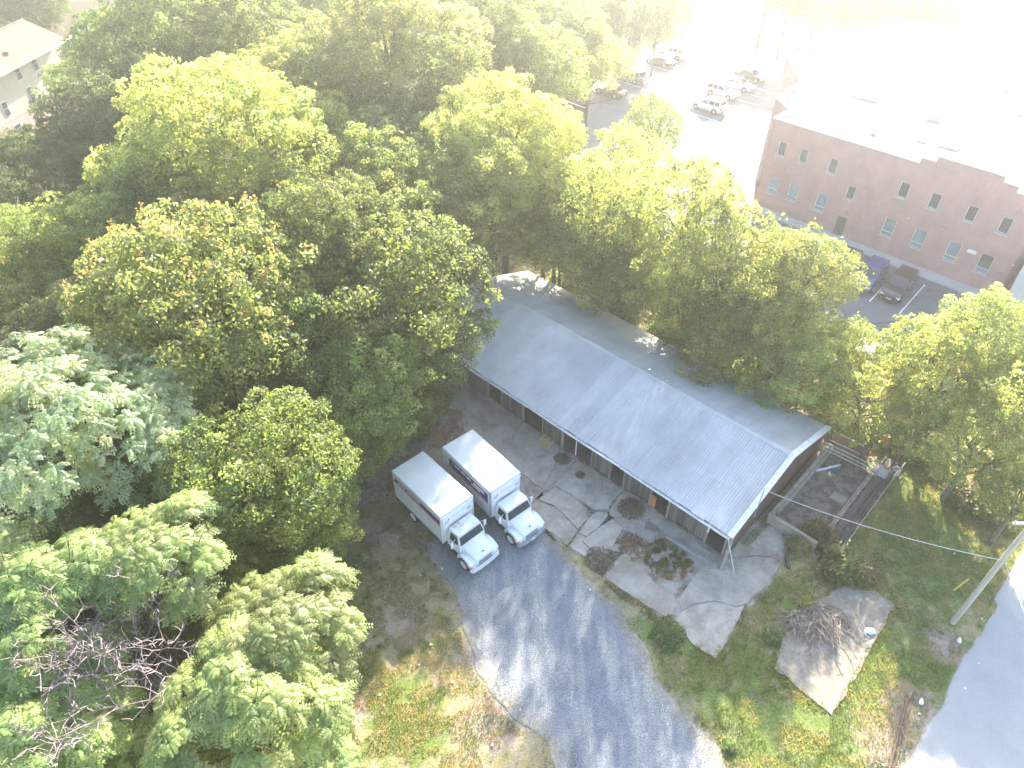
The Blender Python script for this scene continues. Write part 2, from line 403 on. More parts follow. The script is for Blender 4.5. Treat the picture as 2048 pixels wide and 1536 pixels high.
SLABS = [
 [(-560, -40), (-420, -215), (-345, -195), (-160, -50), (70, 120), (180, 205), (262, 262), (240, 378), (186, 470), (148, 540), (0, 420), (-200, 290), (-430, 100)],
 [(275, 272), (385, 340), (300, 440), (162, 562), (153, 545), (192, 472), (248, 385)],
 [(395, 348), (480, 400), (700, 548), (655, 590), (598, 675), (505, 680), (430, 632), (330, 566), (243, 520), (172, 566), (306, 446)],
 [(165, 585), (240, 532), (330, 578), (425, 645), (478, 700), (452, 755), (395, 812), (240, 655), (130, 612)],
 [(60, 640), (85, 650), (122, 628), (230, 668), (388, 822), (325, 925), (245, 855), (140, 785), (40, 690)],
 [(470, 745), (512, 704), (585, 702), (600, 722), (538, 796), (455, 862), (408, 838)],
 [(610, 690), (668, 600), (725, 560), (880, 640), (980, 735), (860, 742), (760, 722), (650, 735), (622, 728)],
 [(642, 746), (760, 732), (858, 752), (838, 826), (760, 800), (706, 803)],
 [(545, 805), (630, 748), (698, 812), (648, 900), (598, 980), (500, 958), (432, 900), (458, 874)],
 [(403, 850), (448, 880), (422, 905), (490, 965), (440, 1000), (338, 932)],
 [(600, 1085), (700, 990), (815, 935), (850, 965), (840, 1110), (930, 1195), (1035, 1240), (1065, 1330), (1008, 1425), (880, 1345), (720, 1240), (588, 1150)],
 [(1060, 1432), (1105, 1385), (1200, 1335), (1330, 1316), (1475, 1352), (1528, 1338), (1420, 1560), (1331, 1695), (1180, 1595)],
 [(1262, 1065), (1420, 1025), (1600, 1004), (1715, 1012), (1752, 1090), (1640, 1235), (1538, 1325), (1470, 1338), (1330, 1302), (1200, 1320), (1110, 1366), (1085, 1300), (1180, 1150)],
 [(1440, 1005), (1505, 865), (1620, 765), (1790, 830), (1755, 960), (1712, 1000), (1600, 992)],
 [(870, 640), (1000, 762), (1150, 860), (1280, 965), (1390, 1012), (1255, 1050), (1100, 905), (1000, 850), (900, 765)],
]
slabs_root = thing('concrete_yard', '', '', (0, 0, 0)); del slabs_root['label']; del slabs_root['category']; struct(slabs_root)
srng = random.Random(11)
for q in SLABS:
    slab_piece('slab', [z3(*p) for p in q], 0.055 + srng.uniform(-0.012, 0.015), SLABM, slabs_root, 0.035, 0.3, -0.035, -0.03, srng, 0.004)

# parking lot markings, kerbs, verges
WHITE = M('road_paint', (0.78, 0.78, 0.76), (0.62, 0.62, 0.6), 2.5, 0.6, coord='Position', lo=0.45, hi=0.75)
BLUEP = M('blue_road_paint', (0.08, 0.30, 0.55), (0.12, 0.36, 0.60), 2.5, 0.6)
KERB = M('kerb_concrete', (0.46, 0.45, 0.43), (0.36, 0.35, 0.335), 1.5, 0.85, coord='Position', fine=(20, .1))
WALK = M('walk_concrete', (0.50, 0.49, 0.47), (0.42, 0.41, 0.395), 0.8, 0.85, coord='Position', fine=(20, .1), rnd=0.05)
def strip(mb, a, b, w, z0, z1):
    a, b = np.array(a), np.array(b); t = (b - a) / np.linalg.norm(b - a); n = np.array([-t[1], t[0]]) * w / 2
    q = [a + n, b + n, b - n, a - n]
    v = [(p[0], p[1], z) for z in (z0, z1) for p in q]
    mb.add(v, [(3, 2, 1, 0), (4, 5, 6, 7), (0, 1, 5, 4), (1, 2, 6, 5), (2, 3, 7, 6), (3, 0, 4, 7)])
def line(a, b, w=0.11): 
    mb = MB(); strip(mb, a, b, w, 0.008, 0.022); o = mb.build('parking_line', WHITE); return struct(o)
dS, dN = azv(135.0), azv(45.0)            # the grid that lot, office and shed follow
a0 = np.array(G(1798, 628)); stall = azv(42.0)
for k in range(-4, 5): line(a0 + dS * 2.66 * k, a0 + dS * 2.66 * k + azv(43.0) * 6.2)
b0 = np.array(G(1287, 127))
for k in range(-7, 5): line(b0 + dN * 2.9 * k, b0 + dN * 2.9 * k + dS * 6.0)
c0 = np.array(G(1376, 224))
for k in range(-1, 6): line(c0 + dN * 2.9 * k, c0 + dN * 2.9 * k + dS * 5.6)
for p, q in (((1376, 247), (1418, 256)), ((1418, 256), (1405, 263)), ((1405, 263), (1400, 251))): line(G(*p), G(*q), 0.16)
mb = MB(); c = np.array(G(1422, 246)); strip(mb, c - dS * 0.8, c + dS * 0.8, 1.5, 0.008, 0.024); struct(mb.build('accessible_bay_mark', BLUEP))
def kerb(pts, w=0.16, h=0.13):
    for a, b in zip(pts[:-1], pts[1:]):
        mb = MB(); strip(mb, G(*a), G(*b), w, -0.02, h); struct(mb.build('kerb', KERB))
kerb([(1188, 186), (1262, 131), (1362, 79), (1424, 94)]); kerb([(1365, 3), (1534, 47)]); kerb([(1362, 79), (1327, 46), (1365, 3)])
VERGEM = sheet_mat('verge_grass', [(0.06, 0.085, 0.025), (0.12, 0.14, 0.045)], None, (0.7, 12), 0.3, 0.5)
struct(slab_piece('verge', [G(*p) for p in ((1362, 80), (1424, 95), (1452, 104), (1450, 98), (1380, 76), (1330, 47), (1366, 5), (1300, 10), (1150, 120), (1186, 184), (1262, 131))], 0.1, VERGEM, jit=0.0))
struct(slab_piece('kerb_island', [G(*p) for p in ((1165, 212), (1185, 199), (1212, 193), (1232, 197), (1236, 204), (1222, 208), (1195, 206))], 0.13, M('mulch', (.12, .085, .06), (.07, .05, .035), 4, .95), jit=0.0))
# ================================================================== the long shed
U, W_ = np.array([-0.7218, 0.6921]), np.array([0.6921, 0.7218])      # along the shed (towards the wood), across it (towards the lot)
S0 = np.array([12.74, 24.75])
SHED_ROT = math.atan2(U[1], U[0])                                    # local +x runs along U, local +y is -W
def SH(u, v, z): return (u, -v, z)                                   # shed-local coordinates
ROOFM = None
def roof_material():
    m, nt, b = nt_new('weathered_tin'); P_ = 'Position'
    c = ramp(nt, noise(nt, 0.35, 5, .6, P_), [(0.35, (0.41, 0.41, 0.415)), (0.65, (0.54, 0.535, 0.53))])
    c = mix(nt, ramp(nt, noise(nt, 0.55, 6, .7, P_), [(0.58, (0, 0, 0)), (0.80, (0.55,) * 3)]), c, (0.28, 0.245, 0.225))
    c = mix(nt, ramp(nt, noise(nt, 5.0, 4, .7, P_), [(0.66, (0, 0, 0)), (0.80, (0.55,) * 3)]), c, (0.20, 0.15, 0.12))
    c = mix(nt, 1.0, c, objrand(nt, 0.90, 1.06), 'MULTIPLY')
    nt.links.new(c, b.inputs['Base Color'])
    b.inputs['Metallic'].default_value = 0.0; b.inputs['Roughness'].default_value = 0.62; b.inputs['Specular IOR Level'].default_value = 0.35
    return m
ROOFM = roof_material()
BOARD = M('grey_barn_board', (0.17, 0.15, 0.14), (0.085, 0.072, 0.066), 5, 0.9, stretch=(6, 6, 0.5), rnd=0.35, spec=0.2, bmp=0.3)
BROWNB = M('brown_board', (0.13, 0.085, 0.07), (0.07, 0.045, 0.04), 5, 0.9, stretch=(6, 6, 0.5), rnd=0.25, spec=0.2)
WHITEP = M('white_trim_paint', (0.78, 0.78, 0.77), (0.62, 0.62, 0.61), 2.5, 0.55, rnd=0.06)
POSTM = M('bare_post_wood', (0.30, 0.27, 0.24), (0.18, 0.155, 0.135), 4, 0.85, stretch=(5, 5, 0.5), rnd=0.2)
LEN = 28.0
shed = thing('long_shed', 'long low shed with weathered tin roof and grey plank front on the cracked concrete yard', 'shed', (S0[0], S0[1], 0), SHED_ROT)
def corr_mesh(name, length, zr, w=0.9, rib=0.18, amp=0.045):
    prof = []
    for k in range(int(round(w / rib))):
        for f, h in ((0.0, 0), (0.18, 0.15), (0.5, 1.0), (0.82, 0.15)): prof.append(((k + f) * rib, h * amp))
    prof.append((w + 0.02, 0.0)); n = len(prof); vs = []
    for s in (0.0, 1.0): vs += [(x, -s * length, zr * s + h) for x, h in prof]
    return MB().add(vs, [(i, i + 1, n + i + 1, n + i) for i in range(n - 1)]).mesh(name, ROOFM)
f_me, r_me = corr_mesh('front_sheet', 6.75, 1.7), corr_mesh('rear_sheet', 6.15, -2.05)
srn = random.Random(5)
for k in range(31):
    o = link('roof_sheet', f_me, shed, (k * 0.903, -srn.uniform(-0.05, 0.03), 2.70 + srn.uniform(0, 0.008))); 
    o = link('roof_sheet', r_me, shed, (k * 0.903, -6.75 , 4.40 + srn.uniform(0, 0.008)))
cap = [(-0.24, -0.03), (0.0, 0.06), (0.26, -0.055), (0.24, -0.07), (0, 0.03), (-0.22, -0.045)]
for k in range(10):
    x0 = k * 2.8; mb = MB(); mb.loft([[(x, -6.75 - a, 4.42 + z) for a, z in cap] for x in (x0, x0 + 2.83)])
    mb.build('ridge_cap', ROOFM, shed)
# frame: posts, beams, white rake boards, gutter
for u in (0.35, 1.65, 4.45, 5.85, 7.95, 9.15, 10.65, 13.35, 15.15, 17.15, 19.25, 20.75, 23.15, 26.0, 27.6):
    MB().box(u - 0.08, u + 0.08, -0.72, -0.56, 0.0, 2.72).build('post', POSTM, shed)
MB().box(0.1, 27.9, -0.70, -0.58, 2.50, 2.72).build('front_beam', BOARD, shed)
gz = 2.66
for k in range(7):
    a, b = k * 4.0, k * 4.0 + 4.0; za, zb = gz + srn.uniform(-.05, .03), gz + srn.uniform(-.05, .03)
    sec = lambda x, z: [(x, 0.19, z + .05), (x, 0.15, z - .08), (x, 0.0, z - .08), (x, -0.01, z + 0.01), (x, 0.015, z + 0.01), (x, 0.03, z - 0.05), (x, 0.12, z - .05), (x, 0.14, z + .05)]
    MB().loft([sec(a + 0.02, za), sec((a + b) / 2, (za + zb) / 2 - 0.02), sec(b - 0.02, zb)]).build('gutter', WHITEP, shed)
for u, z in ((12.0, 0), (23.2, 0)):
    MB().tube([(u, 0.05, 2.6), (u, -0.35, 2.3), (u, -0.48, 2.1), (u, -0.48, 0.3)], 0.045, 8).build('downpipe', WHITEP, shed)
def rake(v0, z0, v1, z1, x, h=0.26):
    mb = MB(); q = [(v0, z0), (v1, z1), (v1, z1 - h), (v0, z0 - h)]
    mb.loft([[(xx, -v, z) for v, z in q] for xx in (x, x - 0.06)]); return mb.build('rake_board', WHITEP, shed)
rake(0.25, 2.80, 6.75, 4.44, -0.02); rake(6.75, 4.44, 12.95, 2.38, -0.02)
rake(0.0, 2.71, 6.75, 4.41, 28.05); rake(6.75, 4.41, 12.95, 2.33, 28.05)
for v0, z0, v1, z1 in ((-0.05, 2.70, 6.75, 4.41), (6.75, 4.41, 12.95, 2.35)):
    MB().loft([[(x, -v, z + dz) for x, v, z, dz in ((-.14, v0, z0, .05), (.24, v0, z0, .05), (.24, v1, z1, .05), (-.14, v1, z1, .05))], [(x, -v, z + dz) for x, v, z, dz in ((-.14, v0, z0, .07), (.24, v0, z0, .07), (.24, v1, z1, .07), (-.14, v1, z1, .07))]]).build('rake_flashing', WHITEP, shed)
MB().box(0.0, 1.6, -0.5, -0.42, 2.15, 2.62).build('front_fascia', WHITEP, shed)
MB().box(1.5, 1.6, -0.5, -0.42, 1.3, 2.15).build('fascia_leg', WHITEP, shed)
# walls of single boards
board_me = []
for k in range(5):
    r = random.Random(k); w = 0.17 + 0.015 * k; mb = MB(); nseg = 4
    lo = [(x, r.uniform(0.0, 0.14)) for x in np.linspace(0, w, nseg)]
    top = [(x, 1.0) for x in np.linspace(0, w, nseg)][::-1]
    mb.loft([[(x, y, z) for x, z in lo + top] for y in (0.0, -0.028)]); board_me.append((w, mb.mesh('board', BOARD)))
def boards(u0, u1, v, z0, z1, parent=shed, name='wall_board', along='u', mat=None, gap=0.012):
    x = u0
    while x < u1 - 0.05:
        w, me = board_me[srn.randrange(5)]
        h = z1(x) if callable(z1) else z1
        o = link(name, me, parent)
        if along == 'u': o.location = (x, -v - srn.uniform(0, .012), z0)
        else: o.location = (v + srn.uniform(0, .012), -x, z0); 
        o.rotation_euler = (0, srn.uniform(-.012, .012), 0 if along == 'u' else -math.pi / 2)
        o.scale = (1, 1, (h - z0) + srn.uniform(-0.03, 0.0))
        if mat:
            o.material_slots[0].link = 'OBJECT'; o.material_slots[0].material = mat
        x += w + gap
for a, b in ((1.7, 4.4), (5.9, 7.9), (9.2, 10.6), (13.4, 15.1), (17.2, 19.2), (20.8, 23.1), (23.2, 27.8)):
    boards(a, b, 0.55, 0.04, 2.5)
MB().box(5.35, 5.85, -0.52, -0.49, 0.3, 1.3).build('orange_board', M('orange_wood', (0.42, 0.20, 0.08), (0.32, 0.15, 0.06), 3, .8), shed)
gz1 = lambda v: (2.62 + 1.7 * v / 6.75 if v < 6.75 else 4.32 - 2.05 * (v - 6.75) / 6.15)
boards(0.6, 12.7, 0.12, 0.05, gz1, along='v', mat=BROWNB)
boards(0.6, 12.7, 27.8, 0.05, gz1, along='v')
MB().box(0.1, 27.9, -12.68, -12.6, 0.0, 2.3).build('rear_wall', BROWNB, shed)
MB().box(0.1, 27.9, -12.6, -0.6, 0.01, 0.035).build('earth_floor', M('shed_floor', (.14, .115, .095), (.09, .07, .06), 1.5, .95), shed)
for u in (5.0, 8.6, 12.0, 16.1, 20.0, 24.0):
    MB().box(u, u + 0.1, -12.5, -3.6, 0.03, 2.0).build('stall_partition', BROWNB, shed)
for k in range(10):
    for (v0, za, v1, zb) in ((0.05, 2.60, 6.7, 4.30), (6.8, 4.30, 12.8, 2.3)):
        u = 0.3 + k * 3.03
        MB().loft([[(u + dx, -v0, za + dz) for dx, dz in ((0, 0), (.05, 0), (.05, -.14), (0, -.14))], [(u + dx, -v1, zb + dz) for dx, dz in ((0, 0), (.05, 0), (.05, -.14), (0, -.14))]]).build('rafter', BROWNB, shed)
# leaning corner post, mast and stay at the open corner
mb = MB(); mb.tube([(-0.15, 0.35, 0), (-0.05, -0.1, 1.4), (0.05, -0.45, 2.7)], [.13, .12, .11], 8); mb.build('corner_post', POSTM, shed)
mb = MB(); mb.tube([(0.1, 0.1, 2.55), (-0.9, 0.05, 0.0)], .025, 6); mb.build('stay_rod', WHITEP, shed)
mb = MB(); mb.tube([(-0.12, -2.6, 2.2), (-0.14, -2.6, 4.9), (-0.05, -2.5, 5.05)], .03, 8); mb.build('service_mast', M('grey_conduit', (.42, .42, .43), (.33, .33, .34), 3, .5, .4), shed)
# lean-to of pale tin at the wood end
mb = MB()
for k in range(9):
    pass
lt = thing('lean_to', 'small pale tin lean-to at the wooded end of the long shed', 'lean-to', tuple(S0 + U * 23.2 + W_ * 0.2), SHED_ROT)
me = corr_mesh('lean_sheet', 1.5, 0.5)
for k in range(3): link('roof_sheet', me, lt, (k * 0.9, 0.8, 1.45))
for x in (0.08, 1.3, 2.55): MB().box(x, x + .09, 0.62, 0.71, 0, 1.5).build('post', POSTM, lt)

# ================================================================== pen, deck, gate beside the gable
PW = M('pen_wall_concrete', (0.32, 0.29, 0.25), (0.235, 0.205, 0.165), 1.6, .9, bmp=.3, bscale=14, fine=(18, .18))
TIMB = M('dark_deck_plank', (0.105, 0.085, 0.075), (0.05, 0.04, 0.036), 4, .85, stretch=(.5, 7, 7), rnd=.35, bmp=.3)
pen = thing('stock_pen', 'low concrete-walled pen with bare dirt floor against the shed gable', 'pen', tuple(S0), SHED_ROT)
def pbox(u0, u1, v0, v1, z0, z1, name, mat, parent): return MB().bbox(min(u0, u1), max(u0, u1), -max(v0, v1), -min(v0, v1), z0, z1, 0.02).build(name, mat, parent)
pbox(-0.35, -0.58, 4.9, 13.2, 0, 0.85, 'side_wall', PW, pen); pbox(-0.60, -0.72, 5.3, 13.2, 0, 0.62, 'inner_ledge', PW, pen)
pbox(-0.35, -3.6, 4.65, 4.88, 0, 0.85, 'front_wall', PW, pen)
pbox(-3.45, -3.6, 5.2, 14.2, 0, 0.5, 'deck_wall', PW, pen)
MB().box(-3.44, -0.73, -13.2, -4.9, 0.02, 0.05).build('pen_floor', M('pen_dirt', (.21, .18, .15), (.115, .09, .07), 1.4, .95, bmp=.5, bscale=12, fine=(14, .35), lo=.42, hi=.58), pen)
deck = thing('plank_deck', 'raised walkway of long dark planks along the far side of the stock pen', 'walkway', tuple(S0), SHED_ROT)
pl = MB().bbox(0, 0.145, -9.6, 0, 0, 0.045, 0.008).mesh('plank', TIMB)
for k in range(7):
    o = link('plank', pl, deck, (-3.78 - 0.155 * k, -5.5 + srn.uniform(-.25, .25), 0.46 + srn.uniform(-.008, .008))); o.rotation_euler = (0, 0, srn.uniform(-.006, .006))
for v in (5.7, 7.6, 9.5, 11.4, 13.3, 14.8): MB().box(-4.75, -3.64, -v - .1, -v, 0.0, 0.455).build('joist', TIMB, deck)
MB().tube([(-4.86, -5.3, .58), (-4.84, -10, .6), (-4.86, -15.3, .58)], .035, 6).build('edge_rail', POSTM, deck)
MB().box(-3.74, -3.60, -15.0, -5.5, .5, .56).build('edge_timber', M('worn_edge_timber', (.36, .29, .23), (.15, .11, .09), 3, .85, stretch=(1, 1, 1)), deck)
rail = thing('pipe_rail', 'galvanised pipe rail gate across the far end of the stock pen', 'gate', tuple(S0), SHED_ROT)
GALV = M('galvanised_pipe', (.48, .48, .47), (.36, .355, .35), 3, .45, .5)
for z, v in ((1.35, 12.6), (1.05, 12.6), (0.75, 12.6), (1.3, 13.1), (0.9, 13.1)): MB().tube([(-0.3, -v + .25, z + .1), (-2.0, -v, z), (-3.9, -v - .1, z - .03)], .03, 6).build('rail', GALV, rail)
for x, v in ((-1.5, 12.6), (-2.6, 12.6), (-3.85, 12.7)): MB().tube([(x, -v, 0.02), (x, -v, 1.45)], .04, 6).build('upright', POSTM, rail)
bx = thing('panel_box', 'grey metal box on legs at the end of the pipe rail', 'box', tuple(S0 + U * -4.1 + W_ * 13.2), SHED_ROT)
MB().bbox(-.32, .32, -.26, .26, .45, .95, .03).build('cabinet', M('box_grey', (.36, .34, .34), (.28, .265, .26), 2, .6), bx)
for x, y in ((-.3, -.25), (.25, -.25), (-.3, .2), (.25, .2)): MB().box(x, x + .05, y, y + .05, 0, .5).build('leg', GALV, bx)
ch = thing('plywood_chute', 'brown plywood panel with white edge trim and dark post behind the pen', 'panel', tuple(S0 + U * -1.2 + W_ * 14.0), SHED_ROT)
MB().box(-1.1, 1.0, -.05, 0, 0.05, 1.25).build('plywood', M('plywood_brown', (.33, .21, .12), (.25, .155, .09), 2, .8), ch)
MB().box(-1.15, 1.05, -.09, .03, 1.25, 1.33).build('edge_trim', WHITEP, ch)
MB().box(-1.5, -1.2, -.4, .9, 0.02, 1.9).build('side_panel', BROWNB, ch)
o = tag(MB().tube([(0, 0, .12), (.9, .5, .11), (1.75, 1.0, .12)], .075, 8).build('loose_pipe', M('white_pvc', (.66, .70, .68), (.55, .58, .56), 2, .4), None, tuple(G(1628, 944)) + (0.0,)), 'pale plastic pipe lying on the dirt inside the stock pen', 'pipe')
o.rotation_euler = (0, 0, math.radians(-14))
sl = tag(MB().bbox(-.5, .5, -.4, .4, 0.05, .12, .02).build('flat_slab', PW, None, tuple(G(1677, 998)) + (0.0,)), 'flat grey square slab on the pen floor beside the plank deck', 'slab'); sl.rotation_euler = (0, 0, SHED_ROT)
bk = thing('white_barrel', 'open white plastic barrel standing in the grass past the plank deck', 'barrel', tuple(G(1789, 948)) + (0,))
WPL = M('white_plastic', (.75, .76, .76), (.66, .67, .67), 2, .4)
mb = MB(); mb.lathe((0, 0, 0), [(.22, 0.0), (.25, .05), (.25, .26), (.262, .28), (.25, .30), (.25, .52), (.262, .55), (.225, .55), (.215, .5), (.21, .08), (.02, .07)], 20); mb.build('shell', WPL, bk, smooth=True)
MB().lathe((0, 0, .09), [(.2, 0), (.2, .08), (.05, .1)], 16).build('rusty_contents', M('rusty_dirt', (.16, .08, .045), (.09, .05, .03), 8, .95), bk)

# ================================================================== pallet, timber, hose, piles, litter
def put(o, px, py, rot=0.0, z=0.06):
    o.location = tuple(G(px, py)) + (z,); o.rotation_euler = (0, 0, rot); return o
PINE = M('pallet_pine', (.62, .43, .24), (.50, .34, .185), 3, .8, rnd=.15)
pal = put(thing('wooden_pallet', 'tan wooden pallet on the concrete in front of the grey plank shed front', 'pallet'), 1093, 884, math.radians(-47 + 12))
slat = MB().bbox(-.5, .5, -.05, .05, 0, .02, .004).mesh('slat', PINE); st = MB().bbox(-.045, .045, -.6, .6, 0, .09, .004).mesh('stringer', PINE)
for x in (-.45, 0, .45): link('stringer', st, pal, (x, 0, .022))
for k in range(7): link('top_slat', slat, pal, (0, -.54 + .18 * k, .113))
for k in range(3): link('bottom_slat', slat, pal, (0, -.54 + .54 * k, 0))
tb = tag(MB().bbox(-1.5, 1.5, -.11, .11, 0, .2, .015).build('timber_beam', M('grey_timber', (.34, .325, .32), (.23, .215, .21), 3, .9, stretch=(.5, 5, 5)), None), 'long grey timber beam lying beside the weedy patch at the shed front', 'beam'); put(tb, 1374, 1102, math.radians(-40))
hose = MB().tube([tuple(G(*p)) + (z,) for p, z in (((1592, 1085), .3), ((1580, 1096), .16), ((1574, 1108), .12), ((1573, 1122), .1), ((1577, 1138), .1))], .11, 8).build('black_pipe', M('black_poly', (.035, .033, .033), (.055, .05, .05), 3, .6), None, smooth=True)
tag(hose, 'thick black curved pipe at the edge of the concrete under the bush', 'pipe')
def rubble(px, py, r, h, n, mat, name, label, cat, seed, size=(.04, .12), mound=True):
    rg = np.random.default_rng(seed); root = put(thing(name, label, cat), px, py, rg.uniform(0, 6), 0.03)
    if mound:
        mb = MB(); rings = []
        for f in (1.0, .8, .55, .28, .08): rings.append([(r * f * (1 + .25 * math.sin(3 * q + seed) + .1 * math.sin(7 * q)) * math.cos(q), r * f * (1 + .25 * math.sin(3 * q + seed) + .1 * math.sin(7 * q)) * math.sin(q), h * (1 - f * f) + .01) for q in np.linspace(0, 2 * math.pi, 20, endpoint=False)])
        mb.loft(rings).build('mound', mat, root, smooth=True)
    d = np.sqrt(rg.random(n)) * r * 1.25; a = rg.random(n) * 6.283
    Pc = np.c_[d * np.cos(a), d * np.sin(a), np.maximum(h * (1 - (d / r) ** 2), 0) + .035]
    N = unit(rg.normal(size=(n, 3)) * .6 + np.array([0, 0, 1.0])); T = unit(np.cross(N, rg.normal(size=(n, 3)))); B = np.cross(N, T); L = rg.uniform(*size, n)[:, None]
    V = np.stack([Pc - T * L, Pc - B * L * .5, Pc + T * L, Pc + B * L * .5], 1).reshape(-1, 3)
    o = link('dead_leaves', np_mesh('dead_leaves', V, np.arange(n * 4).reshape(-1, 4), mat), root); stuff(o); return root
LEAFB = M('brown_leaves', (.20, .15, .095), (.11, .08, .05), 9, .95); LEAFO = M('rust_leaves', (.28, .175, .095), (.17, .11, .065), 9, .95)
rubble(1125, 919, .48, .16, 500, LEAFB, 'leaf_heap', 'round heap of dark brown leaves beside the pallet', 'leaf heap', 1)
rubble(1263, 1018, .75, .14, 700, LEAFB, 'leaf_heap', 'wide heap of dark leaves on the slab in front of the orange board', 'leaf heap', 2)
rubble(1160, 951, .28, .08, 160, LEAFB, 'leaf_heap', 'small brown clump of debris on the open concrete by the shed', 'leaf heap', 3)
rubble(870, 850, 1.9, .25, 1500, LEAFO, 'leaf_heap', 'rusty heap of dead leaves and soil between the wood and the yard', 'leaf heap', 4)
rubble(1272, 1100, .8, .03, 600, LEAFO, 'leaf_drift', 'rust coloured drift of leaves along the broken slab edge near the driveway', 'leaves', 5, mound=False)
rubble(1200, 1120, .75, .04, 500, LEAFB, 'leaf_drift', 'dark drift of leaves in the hole between the slabs and the driveway', 'leaves', 6)

STICK = M('bare_stick', (.31, .255, .215), (.20, .16, .135), 4, .9, rnd=.35); GSTICK = M('grey_stick', (.40, .365, .35), (.28, .25, .245), 4, .9, rnd=.3)
stick_me = {}
for key, mt in (('b', STICK), ('g', GSTICK)):
    lst = []
    for k in range(6):
        r = random.Random(k + 20); pts = [(0, 0, 0)]; 
        for j in range(1, 5): pts.append((j * .25, r.uniform(-.07, .07), r.uniform(-.04, .06)))
        mb = MB(); mb.tube(pts, [.022, .02, .016, .012, .005], 5); mb.tube([pts[2], (.7, .2 * r.choice((-1, 1)), .06), (.85, .3 * r.choice((-1, 1)), .05)], [.012, .009, .003], 4)
        lst.append(mb.mesh('stick', mt))
    stick_me[key] = lst
def brush(px, py, n, rx, ry, h, key, label, seed, aim=None, spread=1.2, ln=(.8, 1.6)):
    r = random.Random(seed); root = put(thing('brush_pile', label, 'brush pile'), px, py, 0, .08)
    for k in range(n):
        a, d = r.uniform(0, 6.28), math.sqrt(r.random()); o = link('stick', stick_me[key][r.randrange(6)], root)
        x, y = d * rx * math.cos(a), d * ry * math.sin(a); q = (aim if aim is not None else r.uniform(0, 6.28)) + r.gauss(0, spread)
        o.location = (x, y, .05 + h * (1 - d) * r.random()); o.rotation_euler = (r.uniform(-.3, .3), r.uniform(-.35, .2), q); s = r.uniform(*ln); o.scale = (s, s, s)
    return root
brush(1640, 1240, 130, 1.7, 1.1, .45, 'b', 'tangled heap of dry brown branches on the square concrete pad', 31, math.radians(-100), .9, (.8, 1.8))
brush(802, 905, 60, 1.2, .8, .3, 'g', 'pale grey heap of dead sticks between the wood and the boxes of the trucks', 32, .4, 1.0)
brush(868, 862, 40, 1.2, .7, .2, 'g', 'thin scatter of grey sticks and slats at the yard edge behind the trucks', 33, 1.0, .5)
brush(745, 985, 26, 1.1, .8, .15, 'g', 'few flat dry twigs in the grass between the wood and the truck boxes', 34)
fr = thing('wire_frame', 'bent white wire chair frame on the concrete pad beside the branch heap', 'frame', tuple(G(1722, 1262)) + (.1,))
for pts in ([(-.2, 0, .05), (0, .3, .5), (.2, 0, .08), (0, -.25, .1), (-.2, 0, .05)], [(.2, 0, .08), (.1, -.3, .02)], [(0, -.25, .1), (.25, -.5, .02)]): MB().tube(pts, .018, 5).build('bent_rod', WHITEP, fr)
bag = MB(); rg = random.Random(4); bag.loft([[(.28 * s * (1 + rg.uniform(-.3, .3)) * math.cos(q), .18 * s * (1 + rg.uniform(-.3, .3)) * math.sin(q), z) for q in np.linspace(0, 6.28, 11)[:-1]] for s, z in ((1, 0), (1.1, .06), (.8, .14), (.35, .18))])
tag(bag.build('plastic_bag', WPL, None, tuple(G(1738, 1264)) + (.08,)), 'crumpled white plastic bag next to the wire frame', 'bag')
tag(put(MB().bbox(-.75, .75, -.05, .05, 0, .05, .01).build('yellow_strip', M('yellow_plastic', (.62, .46, .06), (.5, .37, .05), 2, .5), None), 1922, 1170, math.radians(32), .03), 'yellow plastic guard strip lying in the grass by the utility pole', 'strip')
rails = thing('rusty_rail', 'long rusty rail lying in the dirt along the road edge', 'rail', tuple(G(1790, 1490)) + (.0,), math.radians(56))
RUST = M('rust_iron', (.15, .085, .06), (.09, .055, .045), 4, .85)
MB().box(-2.6, 2.9, -.05, .05, .02, .1).build('rail_bar', RUST, rails); MB().box(-2.2, 3.3, -.24, -.17, .02, .08).build('second_bar', RUST, rails)
# litter specks: single small things
spk = MB().bbox(-.05, .05, -.035, .035, 0, .03, .008).mesh('litter', WPL)
rs = random.Random(9)
for k, (x, y) in enumerate(((1963, 1238), (1930, 1378), (1838, 1428), (1795, 1474), (1765, 1530), (1957, 1327), (884, 1138), (841, 1152), (795, 1075), (862, 1290), (760, 1390), (905, 1365), (838, 1330), (1908, 1108), (1925, 1128), (1040, 1420), (720, 1350), (985, 1490), (700, 1460), (1180, 1180))):
    o = link('litter_scrap', spk, None); put(o, x, y, rs.uniform(0, 6), .03); s = rs.uniform(.7, 1.5); o.scale = (s, s, s)
    tag(o, 'tiny white scrap of litter on the open ground', 'litter', 'litter scraps on the ground')
for x, y in ((1842, 1405), (1918, 1282)):
    o = MB().loft([[(.2 * s * math.cos(q) * (1 + .3 * math.sin(3 * q + x)), .12 * s * math.sin(q), z) for q in np.linspace(0, 6.28, 9)[:-1]] for s, z in ((1, 0), (1, .05), (.5, .09))]).build('litter_wrapper', WPL, None)
    put(o, x, y, 1.0, .02); tag(o, 'crumpled pale wrapper in the dirt strip along the road', 'litter', 'wrappers along the road')

